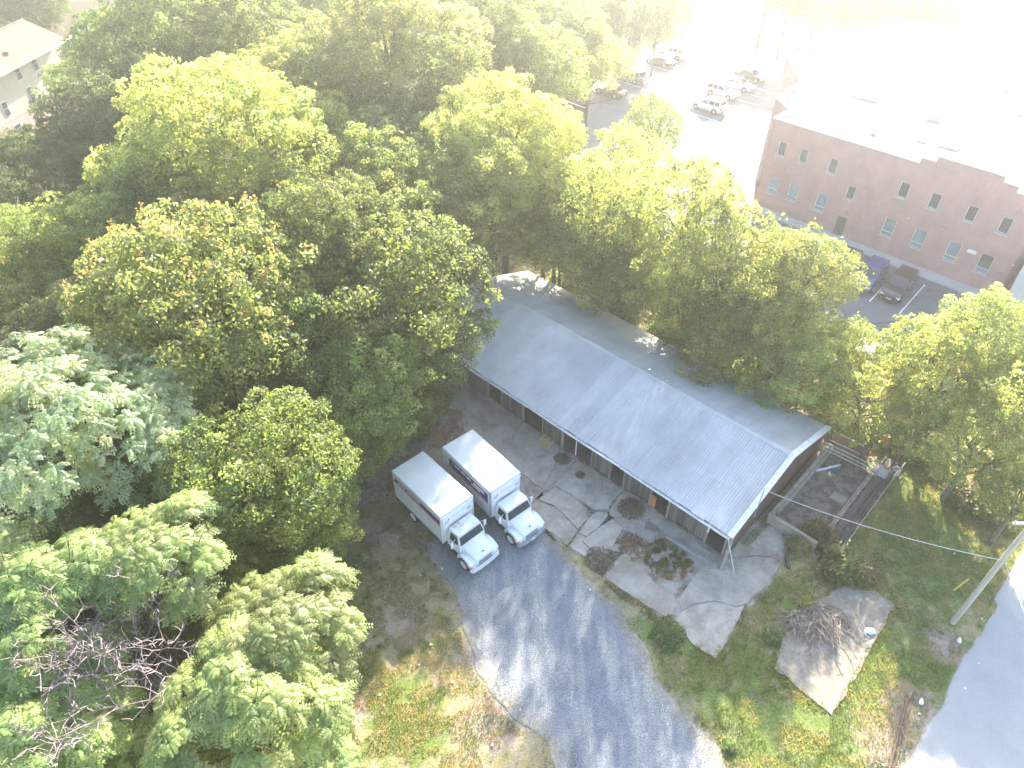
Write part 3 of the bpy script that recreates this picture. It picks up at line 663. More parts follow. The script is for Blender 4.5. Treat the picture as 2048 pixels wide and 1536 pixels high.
# ================================================================== utility pole and wires
POLEM = M('pole_wood', (.46, .44, .36), (.34, .32, .26), 3, .9, stretch=(5, 5, .4))
pb = np.array(G(1905, 1245)); pole = thing('utility_pole', 'weathered grey wooden utility pole standing on the verge beside the road', 'utility pole', tuple(pb) + (0,))
MB().tube([(0, 0, -.2), (0, 0, 5), (0, 0, 10.5)], [.16, .14, .115], 12).build('shaft', POLEM, pole, smooth=True)
MB().tube([(-.16, -.05, 6.2), (.16, -.05, 6.2)], .03, 6).build('wire_bracket', GALV, pole)
MB().box(-1.1, 1.1, -.2, -.08, 9.3, 9.42).build('crossarm', POLEM, pole)
for x in (-1, -.35, .35, 1): MB().lathe((x, -.14, 9.42), [(.03, 0), (.05, .05), (.03, .1), (.045, .14), (.01, .17)], 8).build('insulator', M('insulator_grey', (.3, .32, .34), None, 3, .3), pole)
def wire(a, b, sag, label, r=.018):
    a, b = Vector(a), Vector(b); pts = [a.lerp(b, t) - Vector((0, 0, sag * 4 * t * (1 - t))) for t in np.linspace(0, 1, 17)]
    tag(MB().tube(pts, r, 5).build('overhead_wire', M('wire_grey', (.62, .62, .6), (.5, .5, .49), 3, .5)), label, 'wire')
mast = S0 + U * -.1 + W_ * 2.5
wire((pb[0], pb[1] - .08, 6.2), (mast[0], mast[1], 4.95), .5, 'pale service wire sagging from the pole to the mast on the shed gable')
wire((pb[0], pb[1] - .1, 6.2), (pb[0] - 4.6, -10, 6.4), .4, 'pale wire running from the pole out over the road')
# ================================================================== box trucks
TW = M('truck_white', (.74, .76, .78), (.68, .70, .72), 1.2, .32, coat=.3); TROOF = M('box_roof_white', (.76, .76, .74), (.66, .67, .66), .8, .5)
ALU = M('box_side_aluminium', (.60, .62, .65), (.53, .55, .58), .7, .45); TRIM = M('truck_trim_grey', (.26, .28, .30), (.2, .215, .23), 2, .45)
TYRE = M('tyre_rubber', (.03, .03, .03), (.045, .044, .043), 4, .85); RIM = M('white_rim', (.66, .66, .65), (.5, .5, .49), 4, .45); DARK = M('dark_underbody', (.035, .035, .037), (.05, .05, .05), 3, .8)
GLS = glass('truck_glass', (.025, .04, .04)); AMB = M('amber_lens', (.62, .22, .10), (.55, .18, .08), 5, .25); LENS = M('lamp_lens', (.7, .72, .74), (.6, .62, .64), 5, .15)
def rust_white():
    m, nt, b = nt_new('rusty_cab_roof')
    c = ramp(nt, noise(nt, 1.2), [(.4, (.62, .68, .76)), (.6, (.72, .76, .80))])
    c = mix(nt, ramp(nt, noise(nt, 2.3, 5, .65), [(.56, (0, 0, 0)), (.66, (.9,) * 3)]), c, (.42, .27, .14))
    nt.links.new(c, b.inputs['Base Color']); b.inputs['Roughness'].default_value = .45; return m
def decal_mat(name, warm):
    m, nt, b = nt_new(name)
    tc = node(nt, 'ShaderNodeTexCoord'); sx = node(nt, 'ShaderNodeSeparateXYZ'); nt.links.new(tc.outputs['Object'], sx.inputs[0])
    mr = node(nt, 'ShaderNodeMapRange'); mr.inputs['From Min'].default_value = -4.6; mr.inputs['From Max'].default_value = -.4; nt.links.new(sx.outputs['X'], mr.inputs['Value'])
    c = ramp(nt, mr.outputs['Result'], [(.0, (.05, .02, .03) if warm else (.02, .02, .05)), (.45, (.035, .022, .075)), (1.0, (.03, .035, .20))])
    c = mix(nt, noise(nt, 3), c, (.03, .03, .12)); nt.links.new(c, b.inputs['Base Color']); b.inputs['Roughness'].default_value = .5; return m
REDS = M('faded_red_stripe', (.38, .08, .075), (.45, .16, .14), 1.5, .5); LETT = M('white_lettering', (.8, .8, .8), (.74, .74, .75), 3, .5)
def wheel(parent, x, y, r, w, side, rim_mat, dual=False):
    root = MB(); q = [(r * .62, -w / 2), (r * .94, -w / 2), (r, -w / 2 + .04), (r, w / 2 - .04), (r * .94, w / 2), (r * .62, w / 2)]
    rings = [[(rr * math.cos(a), yy, rr * math.sin(a)) for a in np.linspace(0, 2 * math.pi, 25)[:-1]] for rr, yy in q]
    t = root.loft(rings + [rings[0]], caps=False).build('wheel', TYRE, parent, (x, y, r), smooth=True)
    s = 1 if side > 0 else -1; o = s * (w / 2 - (.02 if not dual else .07))
    prof = [(r * .63, s * (w / 2) * .98), (r * .58, o - s * .02), (r * .42, o - s * .05), (r * .36, o + s * .02), (r * .14, o + s * .03), (r * .1, o + s * .06)]
    MB().loft([[(rr * math.cos(a), yy, rr * math.sin(a)) for a in np.linspace(0, 2 * math.pi, 21)[:-1]] for rr, yy in prof]).build('rim', rim_mat, t, smooth=True)
    return t
def rings_y(prof, y0, y1): return [[(x, y, z) for x, z in prof] for y in (y0, y1)]
def box_truck(name, label, loc, rot, rust, warm, seed, cap):
    t = thing(name, label, 'truck', loc, rot, None); r = random.Random(seed); B, HW, L = 1.08, 1.22, 4.85
    MB().box(-L, 0, -HW, HW, B, 3.50).build('cargo_box', ALU, t)
    MB().bbox(-L - .015, .012, -HW - .015, HW + .015, 3.46, 3.56, .03).build('box_roof', TROOF, t)
    for y in (-HW - .012, HW - .04): MB().box(-L + .1, -.1, y, y + .052, B - .06, B + .06).build('lower_rail', TRIM, t)
    for y in (-HW + .02, HW - .02): MB().cyl((-.015, y, B - .02), (-.015, y, 3.5), .075 if cap else .06, 10).build('corner_post', TRIM if warm else ALU, t, smooth=True)
    MB().bbox(.0, .05, -HW + .1, HW - .1, B, 3.42, .01).build('front_panel', TW, t)
    MB().tube([(.06, -HW + .05, 3.36), (.07, 0, 3.38), (.06, HW - .05, 3.36)], .045, 8).build('front_cap_rail', TW, t)
    for y in (-.85, .85): MB().bbox(.052, .07, y - .15, y + .15, 2.72, 2.86, .004).build('front_vent', M('vent_grey', (.45, .45, .46), None, 3, .6), t)
    MB().box(.052, .06, -.55, .55, 2.93, 2.97).build('front_lettering', M('grey_lettering', (.42, .45, .52), None, 3, .5), t)
    MB().box(.052, .06, -.75, -.62, 2.86, 2.98).build('front_emblem', REDS, t)
    # side livery (both sides): blue panel, red lower edge, small white lettering
    for s in (-1, 1):
        y0, y1 = (s * (HW + .004), s * (HW + .012))
        x0, x1, z0, z1 = (-4.15, -.22, 2.35, 3.12) if warm else (-4.62, -.12, 2.72, 3.08)
        d = MB().loft(rings_y([(x0, z0 + .05), (x1, z0), (x1, z1), (x0, z1)], y0, y1)).build('livery_panel', decal_mat('livery_blue_' + name + str(s), warm), t)
        MB().loft(rings_y([(x0 - .3, z0 - .05), (x1, z0 - .13), (x1, z0 + .02), (x0, z0 + .1)], y0 + s * .004, y1 + s * .004)).build('livery_stripe', REDS, d)
        x = x0 + .35; end = x1 - .35 if warm else x0 + 2.5
        while x < end:
            w = r.uniform(.05, .12); h = .2 if warm else .13; zc = z1 - .22 if warm else z1 - .15
            if r.random() > .16: MB().loft(rings_y([(x, zc - h / 2), (x + w, zc - h / 2), (x + w, zc + h / 2 * r.uniform(.5, 1)), (x, zc + h / 2)], y0 + s * .008, y1 + s * .008)).build('lettering', LETT, d)
            x += w + .035
        if warm:
            x = x1 - 1.6
            while x < x1 - .75:
                w = r.uniform(.05, .1); MB().loft(rings_y([(x, z1 - .52), (x + w, z1 - .52), (x + w, z1 - .40), (x, z1 - .40)], y0 + s * .008, y1 + s * .008)).build('lettering', LETT, d); x += w + .04
            MB().loft(rings_y([(-4.72, 3.0), (-4.5, 2.82), (-4.5, 3.0)], y0, y1)).build('side_emblem', TRIM, t)
    MB().box(-L - .03, -L, -HW + .12, HW - .12, B + .1, 3.35).build('rear_door', TW, t)
    MB().box(-L - .02, -L + .2, -HW, HW, B - .35, B - .25).build('rear_bumper', DARK, t)
    for y in (-.45, .35): MB().box(-L + .1, 2.1, y, y + .1, .62, .86).build('chassis_rail', DARK, t)
    for k in range(6): MB().box(-L + .3 + k * .85, -L + .38 + k * .85, -HW + .08, HW - .08, .86, B).build('cross_member', DARK, t)
    # cab
    sec = lambda hw, x, z: (x, hw, z)
    cab = MB(); cw, rw = .98, .86
    prof = [(.16, .95, cw), (.16, 1.75, cw), (.24, 2.32, rw), (.40, 2.40, rw - .06), (.98, 2.38, rw - .06), (1.12, 2.30, rw), (1.34, 1.74, cw - .03), (1.38, .95, cw)]
    cab.loft([[(x, s * w, z) for x, z, w in prof] for s in (-1, 1)]).build('cab', TW, t, smooth=False)
    MB().loft([[(x, y, z) for x, y in ((.22, -rw + .02), (1.06, -rw + .02), (1.13, -rw + .16), (1.13, rw - .16), (1.06, rw - .02), (.22, rw - .02))] for z in (2.385, 2.415)]).build('cab_roof', rust_white() if rust else TW, t)
    # windscreen and side glass, proud of the cab skin
    def pane(name, p, out): 
        o_ = [tuple(a + b for a, b in zip(q, out)) for q in p]; return MB().loft([p, o_]).build(name, GLS, t)
    pane('windscreen', [(1.335, -cw + .10, 1.78), (1.335, cw - .10, 1.78), (1.145, rw - .07, 2.27), (1.145, -rw + .07, 2.27)], (.03, 0, .012))
    for s in (-1, 1): pane('side_window', [(.42, s * (cw - .005), 1.74), (1.16, s * (cw - .012), 1.74), (1.02, s * (rw + .008), 2.2), (.42, s * (rw + .008), 2.2)], (0, s * .014, .004))
    for s in (-1, 1):
        MB().loft(rings_y([(.36, 1.0), (1.22, 1.0), (1.22, 1.70), (.36, 1.70)], s * (cw + .001), s * (cw + .014))).build('door', TW, t)
        MB().box(.42, .54, s * cw - (.03 if s < 0 else -.012), s * cw + (.03 if s > 0 else -.012), 1.45, 1.49).build('door_handle', TRIM, t)
        MB().box(.25, 1.1, s * .78 - .2, s * .78 + .2, .42, .62).build('step_tank', DARK, t)
        # mirror frame
        y = s * (cw + .30); m = MB().bbox(.98, 1.03, y - .09, y + .09, 1.62, 2.08, .01).build('mirror', TW, t)
        MB().tube([(.95, s * (cw - .03), 2.1), (1.02, y, 2.12), (1.02, y, 1.5), (.95, s * cw, 1.45)], .016, 5).build('mirror_arm', TW, m)
        MB().tube([(1.2, s * (cw - .02), 1.8), (1.02, y, 1.84)], .013, 5).build('mirror_arm', TW, m)
    for y in (-.3, -.12, .12, .3, 0): MB().bbox(1.02, 1.12, y - .028, y + .028, 2.41, 2.445, .008).build('marker_lamp', LENS, t)
    for y in (-.5, .3): MB().tube([(1.37, y + .25, 1.80), (1.30, y - .2, 1.98)], .012, 4).build('wiper', DARK, t)
    # hood: lofted along x
    def hs(x, hw, zb, zt, ch): return [(x, -hw, zb), (x, -hw, zt - ch), (x, -hw + ch * 1.3, zt), (x, 0, zt + .035), (x, hw - ch * 1.3, zt), (x, hw, zt - ch), (x, hw, zb)]
    MB().loft([hs(1.30, .80, .9, 1.76, .10), hs(1.75, .74, .9, 1.64, .10), hs(2.2, .68, .85, 1.50, .10), hs(2.42, .62, .8, 1.36, .10), hs(2.50, .60, .72, 1.18, .06)]).build('hood', TW, t, smooth=True)
    MB().box(2.28, 2.34, -.07, .07, 1.49, 1.515).build('hood_badge', DARK, t)
    MB().loft([[(2.505, -.5, .8), (2.505, .5, .8), (2.495, .5, 1.12), (2.495, -.5, 1.12)], [(2.53, -.5, .8), (2.53, .5, .8), (2.52, .5, 1.12), (2.52, -.5, 1.12)]]).build('grille', TRIM, t)
    for s in (-1, 1):
        arc = [(1.16, .72), (1.2, 1.02), (1.36, 1.24), (1.62, 1.32), (1.95, 1.30), (2.25, 1.2), (2.44, 1.05), (2.48, .78), (2.22, .78), (2.12, .95), (1.9, 1.08), (1.64, 1.08), (1.42, .98), (1.3, .72)]
        MB().loft(rings_y(arc, s * .58, s * 1.10)).build('fender', TW, t, smooth=True)
        MB().bbox(2.44, 2.52, s * .80 - .17, s * .80 + .17, .84, 1.02, .015).build('headlight', LENS, t)
        MB().bbox(2.40, 2.51, s * 1.04 - .075, s * 1.04 + .075, .84, 1.0, .02).build('turn_signal', AMB, t)
    MB().loft([[(x, y, z) for x, y in ((2.42, -1.12), (2.60, -1.02), (2.66, -.5), (2.66, .5), (2.60, 1.02), (2.42, 1.12), (2.40, 1.0), (2.56, .5), (2.56, -.5), (2.40, -1.0))] for z in (.48, .76)]).build('front_bumper', TW if rust else M('dull_chrome', (.52, .53, .55), None, 3, .3, .6), t)
    MB().box(2.665, 2.68, -.16, .16, .54, .7).build('licence_plate', LETT, t)
    for s in (-1, 1):
        wheel(t, 1.72, s * .95, .48, .28, s, RIM); wheel(t, -3.2, s * .92, .48, .5, s, RIM, True)
    MB().cyl((-3.2, -.7, .48), (-3.2, .7, .48), .09, 8).build('rear_axle', DARK, t); MB().cyl((1.72, -.8, .48), (1.72, .8, .48), .07, 8).build('front_axle', DARK, t)
    return t
box_truck('box_truck', 'white box truck with rust patches on its cab roof and a narrow blue stripe', (-3.28, 26.36, .012), math.radians(-47.5), True, False, 3, True)
box_truck('box_truck', 'white box truck with a deep blue livery panel parked nearer the long shed', (-.40, 28.2, .012), math.radians(-49.8), False, True, 8, False)

# ================================================================== cars
CGL = glass('car_glass', (.03, .04, .05)); CHUB = M('alloy_wheel', (.42, .42, .43), (.33, .33, .34), 4, .35, .6); TAIL = M('tail_lamp', (.45, .03, .03), (.38, .02, .02), 5, .25); PLAS = M('black_plastic', (.03, .03, .032), None, 4, .6)
def car(label, px, py, az, kind, col, zc=.8, ctype='car', group=None):
    p = G(px, py, zc); head = azv(az); t = thing('parked_car', label, ctype, (p[0], p[1], .014), math.atan2(head[1], head[0]), group)
    suv = kind == 'suv'; L, W, H = (4.75, 1.9, 1.74) if suv else (4.7, 1.82, 1.45)
    paint = M('car_paint_%d_%d_%d' % tuple(int(c * 200) for c in col), col, tuple(c * .92 for c in col), 2, .28, coat=.6)
    hl, hw = L / 2, W / 2; belt = 1.02 if suv else .92; gc = .24
    def sec(x, w, zb, zt, ch=.1): return [(x, -w * .94, zb), (x, -w, zb + .18), (x, -w, zt - ch * 1.5), (x, -w + ch, zt), (x, w - ch, zt), (x, w, zt - ch * 1.5), (x, w, zb + .18), (x, w * .94, zb)]
    MB().loft([sec(-hl, hw * .78, .45, belt - .12), sec(-hl + .12, hw * .9, .30, belt - .02), sec(-hl + .5, hw, gc, belt), sec(-.4, hw, gc, belt), sec(.75, hw, gc, belt), sec(1.2, hw, gc, belt - .03, .14), sec(hl - .45, hw * .97, gc, belt - .16, .14), sec(hl - .12, hw * .88, .28, belt - .26, .12), sec(hl, hw * .72, .42, belt - .36)]).build('body', paint, t, smooth=True)
    # cabin
    xr0, xr1 = (-hl + .12, .95) if suv else (-1.75, 1.05); tr0, tr1 = (-hl + .42, .20) if suv else (-1.0, .15); tw = hw * .80
    cab = [(xr0, hw * .90, belt - .03), (xr1, hw * .90, belt - .03), (tr1, tw, H - .04), (tr0, tw, H - .05)]
    MB().loft([[(x, s * w, z) for x, w, z in cab] for s in (-1, 1)]).build('cabin', paint, t)
    MB().loft([[(tr0 + .02, -tw + .03, H - .05), (tr1 - .03, -tw + .05, H - .045), (tr1 - .03, tw - .05, H - .045), (tr0 + .02, tw - .03, H - .05)], [(tr0 + .14, -tw + .14, H), (tr1 - .2, -tw + .14, H + .005), (tr1 - .2, tw - .14, H + .005), (tr0 + .14, tw - .14, H)]]).build('roof', paint, t, smooth=True)
    def pane(nm, q, out): return MB().loft([q, [tuple(a + b for a, b in zip(v, out)) for v in q]]).build(nm, CGL, t)
    lerp = lambda a, b, f: a + (b - a) * f
    def side(f0, f1, g0, g1, s):
        zb, zt = lerp(belt, H - .05, .12), lerp(belt, H - .05, .86); wb, wt = lerp(hw * .9, tw, .12), lerp(hw * .9, tw, .86)
        b0, b1 = lerp(xr0, tr0, .12), lerp(xr1, tr1, .12); t0, t1 = lerp(xr0, tr0, .86), lerp(xr1, tr1, .86)
        return [(lerp(b0, b1, f0), s * wb, zb), (lerp(b0, b1, f1), s * wb, zb), (lerp(t0, t1, g1), s * wt, zt), (lerp(t0, t1, g0), s * wt, zt)]
    for s in (-1, 1):
        for a, b in (((.06, .30), (.34, .62), (.66, .94)) if suv else ((.12, .48), (.52, .92))): pane('side_window', side(a, b, a, b, s), (0, s * .012, .002))
        MB().bbox(.72, .90, s * (hw + .02) - .09, s * (hw + .02) + .09, belt - .02, belt + .13, .03).build('mirror', paint, t)
        MB().box(.2, .36, s * hw - .012, s * hw + .012, belt - .22, belt - .18).build('door_handle', PLAS, t)
        MB().bbox(hl - .42, hl - .06, s * hw * .72 - .16, s * hw * .72 + .16, belt - .40, belt - .25, .03).build('headlight', LENS, t)
        MB().bbox(-hl - .01, -hl + .2, s * hw * .80 - .12, s * hw * .80 + .12, belt - .26, belt - .06, .02).build('tail_light', TAIL, t)
        if suv: MB().tube([(tr0 + .1, s * (tw - .06), H - .02), (tr0 + .2, s * (tw - .06), H + .04), (tr1 - .3, s * (tw - .06), H + .04), (tr1 - .2, s * (tw - .06), H - .02)], .018, 5).build('roof_rail', PLAS, t)
    wz0, wz1 = lerp(belt, H - .05, .10), lerp(belt, H - .05, .92)
    pane('windscreen', [(lerp(xr1, tr1, .10), -hw * .80, wz0), (lerp(xr1, tr1, .10), hw * .80, wz0), (lerp(xr1, tr1, .92), tw * .86, wz1), (lerp(xr1, tr1, .92), -tw * .86, wz1)], (.012, 0, .012))
    pane('rear_window', [(lerp(xr0, tr0, .22), -hw * .74, lerp(belt, H - .05, .22)), (lerp(xr0, tr0, .22), hw * .74, lerp(belt, H - .05, .22)), (lerp(xr0, tr0, .88), tw * .8, lerp(belt, H - .05, .88)), (lerp(xr0, tr0, .88), -tw * .8, lerp(belt, H - .05, .88))], (-.012, 0, .010))
    MB().box(hl - .03, hl + .015, -hw * .5, hw * .5, .42, .62).build('grille', PLAS, t); MB().box(-hl - .02, -hl + .03, -.25, .25, .62, .74).build('licence_plate', LETT, t); MB().box(hl + .016, hl + .03, -.24, .24, .45, .56).build('licence_plate', LETT, t)
    MB().box(-hl - .03, -hl + .1, -hw * .74, hw * .74, .36, .52).build('rear_bumper', PLAS, t)
    for x in (-1.38, 1.42):
        for s in (-1, 1):
            MB().cyl((x, s * (hw - .26), .36), (x, s * (hw + .004), .36), .40, 20).build('wheel_arch', PLAS, t); wheel(t, x, s * (hw - .1), .35, .23, s, CHUB)
    return t
car('royal blue SUV parked nose out below the brick wall beside the black SUV', 1741, 549, 222, 'suv', (.03, .05, .19))
car('black SUV parked nose out below the brick wall beside an empty bay', 1799, 569, 222, 'suv', (.012, .012, .013))
car('dark grey car half hidden by the tree beside the blue SUV', 1690, 516, 222, 'sedan', (.03, .03, .034))
car('white SUV next to the blue accessible bay in the far parking lot', 1418, 208, 313, 'suv', (.76, .76, .76))
car('silver SUV parked between two white cars in the far parking lot', 1446, 181, 134, 'suv', (.45, .46, .46))
car('white sedan parked on the far side of the silver SUV', 1478, 166, 134, 'sedan', (.74, .75, .76))
car('dark sedan at the end of the row beyond the white sedan', 1502, 148, 134, 'sedan', (.05, .05, .055))
car('white SUV beside the black sedan along the grass verge', 1347, 104, 314, 'suv', (.72, .73, .74))
car('black sedan parked along the grass verge of the far lot', 1321, 119, 314, 'sedan', (.015, .015, .017))
car('grey SUV parked alone under the tree at the grass verge', 1262, 150, 314, 'suv', (.16, .165, .165))
car('dark red sedan parked by the kerb island with the small post', 1222, 178, 314, 'sedan', (.20, .035, .035))
car('bright red car parked at the far kerb of the lot', 1444, 28, 224, 'sedan', (.50, .05, .03))
car('pale blue car parked under the trees behind the shed', 1718, 722, 222, 'suv', (.55, .62, .68))
car('white van glimpsed between the crowns beyond the town house', 165, 72, 250, 'suv', (.74, .75, .76), ctype='van')

# ================================================================== brick office
OC = np.array([39.3, 57.1]); OROT = math.atan2(dS[1], dS[0])       # local x along the facade, local y into the building (+45 deg azimuth)
def brick():
    m, nt, b = nt_new('red_brick')
    tc = node(nt, 'ShaderNodeTexCoord'); mp = node(nt, 'ShaderNodeMapping'); mp.inputs['Rotation'].default_value = (math.radians(90), 0, 0)
    nt.links.new(tc.outputs['Object'], mp.inputs['Vector'])
    bt = node(nt, 'ShaderNodeTexBrick'); bt.inputs['Scale'].default_value = 4.6; bt.inputs['Color1'].default_value = (.40, .195, .175, 1); bt.inputs['Color2'].default_value = (.46, .245, .22, 1); bt.inputs['Mortar'].default_value = (.46, .39, .37, 1); bt.inputs['Mortar Size'].default_value = .022
    nt.links.new(mp.outputs['Vector'], bt.inputs['Vector'])
    c = mix(nt, 1.0, bt.outputs['Color'], ramp(nt, noise(nt, .6), [(.3, (.85,) * 3), (.7, (1.12,) * 3)]), 'MULTIPLY')
    nt.links.new(c, b.inputs['Base Color']); b.inputs['Roughness'].default_value = .9; return m
BRICK = brick(); ROOFW = M('white_membrane', (.60, .60, .59), (.52, .52, .51), .4, .7, fine=(6, .05)); COPE = M('coping_stone', (.62, .61, .59), (.53, .52, .5), 1.2, .7)
WFR = M('window_frame_white', (.72, .72, .71), None, 3, .5); WGL = glass('office_glass', (.035, .05, .06), .08); WGB = glass('office_glass_blind', (.16, .22, .25), .12)
off = thing('brick_office', 'two-storey red brick office with white flat roof and stepped parapet above the parking lot', 'building', tuple(OC) + (0,), OROT)
# local y = into the building; footprint polygon
FOOT = [(-18.6, 0), (6.4, 0), (6.4, 30.0), (-7.5, 39.6), (-25.4, 42.8), (-23.6, 26.7), (-28.9, 23.6), (-27.6, 18.6), (-21.8, 11.2), (-21.4, 5.2), (-18.6, 3.0)]
RZ = 8.7
def wall_run(a, b, z0, z1, t=.35, name='wall'):
    a, b = np.array(a), np.array(b); u = (b - a) / np.linalg.norm(b - a); n = np.array([-u[1], u[0]])
    q = [a, b, b + n * t - u * .0, a + n * t]
    return MB().loft([[(p[0], p[1], z) for p in q] for z in (z0, z1)]).build(name, BRICK, off)
OPEN = [(-17.5, 5.9, .85, 1.45, 0), (-15.15, 5.9, .85, 1.45, 0), (-12.05, 5.85, .85, 1.45, 0), (-9.6, 4.0, .82, 1.35, 0), (-5.15, 5.8, .9, 1.45, 0), (-2.35, 5.75, .9, 1.45, 0), (.83, 5.7, .87, 1.45, 0), (3.62, 5.65, .88, 1.45, 0),
        (-17.5, 1.85, 1.1, 1.8, 1), (-15.3, 1.85, 1.1, 1.8, 1), (-12.22, 1.8, 1.1, 1.8, 1), (-5.3, 1.75, 1.12, 1.85, 1), (-2.45, 1.7, 1.12, 1.85, 1), (.66, 1.65, 1.1, 1.85, 1), (3.44, 1.6, 1.12, 1.85, 1), (-9.6, 0.0, .95, 2.1, 2)]
xs_ = sorted({-18.6, 6.4} | {o[0] for o in OPEN} | {o[0] + o[2] for o in OPEN}); zs_ = sorted({0.0, 9.3} | {o[1] for o in OPEN} | {o[1] + o[3] for o in OPEN})
mb = MB()
for i in range(len(xs_) - 1):
    run = None
    for j in range(len(zs_) - 1):
        cx, cz = (xs_[i] + xs_[i + 1]) / 2, (zs_[j] + zs_[j + 1]) / 2
        hole = any(o[0] < cx < o[0] + o[2] and o[1] < cz < o[1] + o[3] for o in OPEN)
        if not hole:
            if run is None: run = [zs_[j], zs_[j + 1]]
            else: run[1] = zs_[j + 1]
        if hole or j == len(zs_) - 2:
            if run: mb.box(xs_[i], xs_[i + 1], 0, .35, run[0], run[1]); run = None
mb.build('front_wall', BRICK, off)
for a, b in zip(FOOT[1:], FOOT[2:] + FOOT[:1]): wall_run(a, b, 0, 9.3)
for (x0, x1, z0, z1) in ((-4.3, 3.7, 9.3, 9.8), (-3.05, 2.45, 9.8, 10.3)): MB().box(x0, x1, 0.003, .347, z0, z1).build('parapet_step', BRICK, off)
for (x0, x1, z) in ((-18.7, -4.3, 9.3), (-4.35, -3.05, 9.8), (-3.1, 2.5, 10.3), (2.45, 3.75, 9.8), (3.7, 6.5, 9.3)): MB().box(x0, x1 - .003, -.06, .42, z + .002, z + .12).build('coping', COPE, off)
for a, b in zip(FOOT[1:], FOOT[2:] + FOOT[:1]):
    a, b = np.array(a), np.array(b); u = (b - a) / np.linalg.norm(b - a); n = np.array([-u[1], u[0]])
    q = [a - n * .08, b - n * .08, b + n * .5, a + n * .5]; MB().loft([[(p[0], p[1], z) for p in q] for z in (9.31 , 9.43)]).build('coping', COPE, off)
MB().add([(x, y, RZ) for x, y in [(x * .995, y * .995 + .1) for x, y in FOOT]], [tuple(range(len(FOOT)))]).build('flat_roof', ROOFW, off)
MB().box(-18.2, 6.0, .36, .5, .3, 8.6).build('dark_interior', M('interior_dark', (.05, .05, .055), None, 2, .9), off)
for k, (x, z, w, h, kind) in enumerate(OPEN):
    if kind == 2:
        d = MB().box(x + .02, x + w - .02, .2, .26, 0, h - .02).build('door', M('door_grey', (.10, .10, .11), (.08, .08, .085), 2, .5), off)
        MB().box(x + .75, x + .80, .14, .2, .95, 1.1).build('handle', CHUB, d); continue
    f = .07; wmb = MB(); wmb.box(x, x + w, .10, .2, z, z + f); wmb.box(x, x + w, .10, .2, z + h - f, z + h); wmb.box(x, x + f, .10, .2, z + f, z + h - f); wmb.box(x + w - f, x + w, .10, .2, z + f, z + h - f)
    if kind == 1: wmb.box(x + f, x + w - f, .10, .2, z + .44, z + .44 + f)
    w_ = wmb.build('window', WFR, off)
    g = WGB if kind == 1 and k != 14 else WGL
    MB().box(x + f, x + w - f, .15, .17, z + (.44 + f if kind == 1 else f), z + h - f).build('pane', g, w_)
    if kind == 1: MB().box(x + f, x + w - f, .15, .17, z + f, z + .44).build('pane', WGB, w_)
    MB().box(x - .06, x + w + .06, -.07, .1, z - .09, z).build('sill', COPE, w_)
for x, z, w, h in ((2.3, 3.05, .75, .35),): MB().box(x, x + w, -.03, -.002, z, z + h).build('wall_sign', LETT, off)
for x, z in ((-15.9, 4.7), (-.4, 4.4), (-9.2, 2.6)): MB().bbox(x, x + .45, -.2, -.002, z, z + .2, .03).build('wall_lamp', CHUB, off)
MB().bbox(5.35, 5.75, -.14, -.002, 2.0, 2.35, .02).build('meter_box', CHUB, off)
for x, z in ((-3.4, 4.2), (6.0, 3.3)): MB().bbox(x, x + .12, -.1, -.002, z, z + .14, .02).build('camera_dome', LETT, off)
# end wing with pale siding
wing = thing('siding_wing', 'pale lap-sided loading wing with white corner block joining the brick office', 'building', tuple(OC + dS * 6.9) + (0,), OROT)
for k in range(14): MB().loft([[(0, -1.6, .1 + k * .3), (0, -1.6, .4 + k * .3), (0, -1.57, .41 + k * .3), (0, -1.56, .1 + k * .3)], [(7, -1.6, .1 + k * .3), (7, -1.6, .4 + k * .3), (7, -1.57, .41 + k * .3), (7, -1.56, .1 + k * .3)]]).build('siding_board', M('pale_siding', (.62, .63, .62), (.56, .57, .56), 1, .6), wing)
MB().box(0, 7, -1.55, 4, .05, 4.25).build('wing_core', COPE, wing); MB().bbox(-.75, .0, -1.3, -.4, 0, 1.15, .03).build('corner_block', LETT, wing)
# rooftop plant
def runit(x, y, w, d, h, label, mat=None, z=RZ):
    p = OC + dS * x + dN * y; u = thing('rooftop_unit', label, 'roof unit', (p[0], p[1], z), OROT)
    MB().bbox(-w / 2, w / 2, -d / 2, d / 2, .12, h, .03).build('housing', mat or M('unit_grey', (.45, .45, .46), (.38, .38, .39), 2, .6), u); MB().box(-w / 2 - .06, w / 2 + .06, -d / 2 - .06, d / 2 + .06, 0, .12).build('kerb_frame', TRIM, u)
    if w > .8: MB().lathe((0, 0, h), [(.3 * min(w, d), 0), (.3 * min(w, d), .08), (.05, .1)], 14).build('fan_cowl', TRIM, u)
    return u
runit(-15.3, 13.8, 3.0, 2.2, 1.5, 'largest rooftop unit with ladder side on the white roof')
runit(-7.6, 12.2, 1.3, .9, .8, 'dark cluster of vents on the middle of the white roof', TRIM); runit(-6.4, 6.4, .7, .9, 1.0, 'pale upright vent near the stepped parapet'); runit(-10.4, 4.6, .5, .5, .7, 'small dark vent near the long parapet', TRIM)
runit(-14.4, 33.0, 1.6, 1.4, .9, 'grey unit near the far parapet of the roof'); runit(-13.5, 27.4, 1.2, 1.0, .8, 'squat unit beside a pipe on the far half of the roof'); runit(-4.0, 6.9, 1.6, 1.2, .7, 'low unit beside the hatch rail at the stepped parapet'); runit(-5.3, 26.5, 1.5, 1.2, .8, 'unit standing alone toward the far corner of the roof')
runit(-9.0, 27.0, .4, .4, .5, 'tiny vent cap beyond the squat unit', TRIM); runit(-2.0, 20.0, .6, .5, .5, 'short vent box in the open part of the roof')
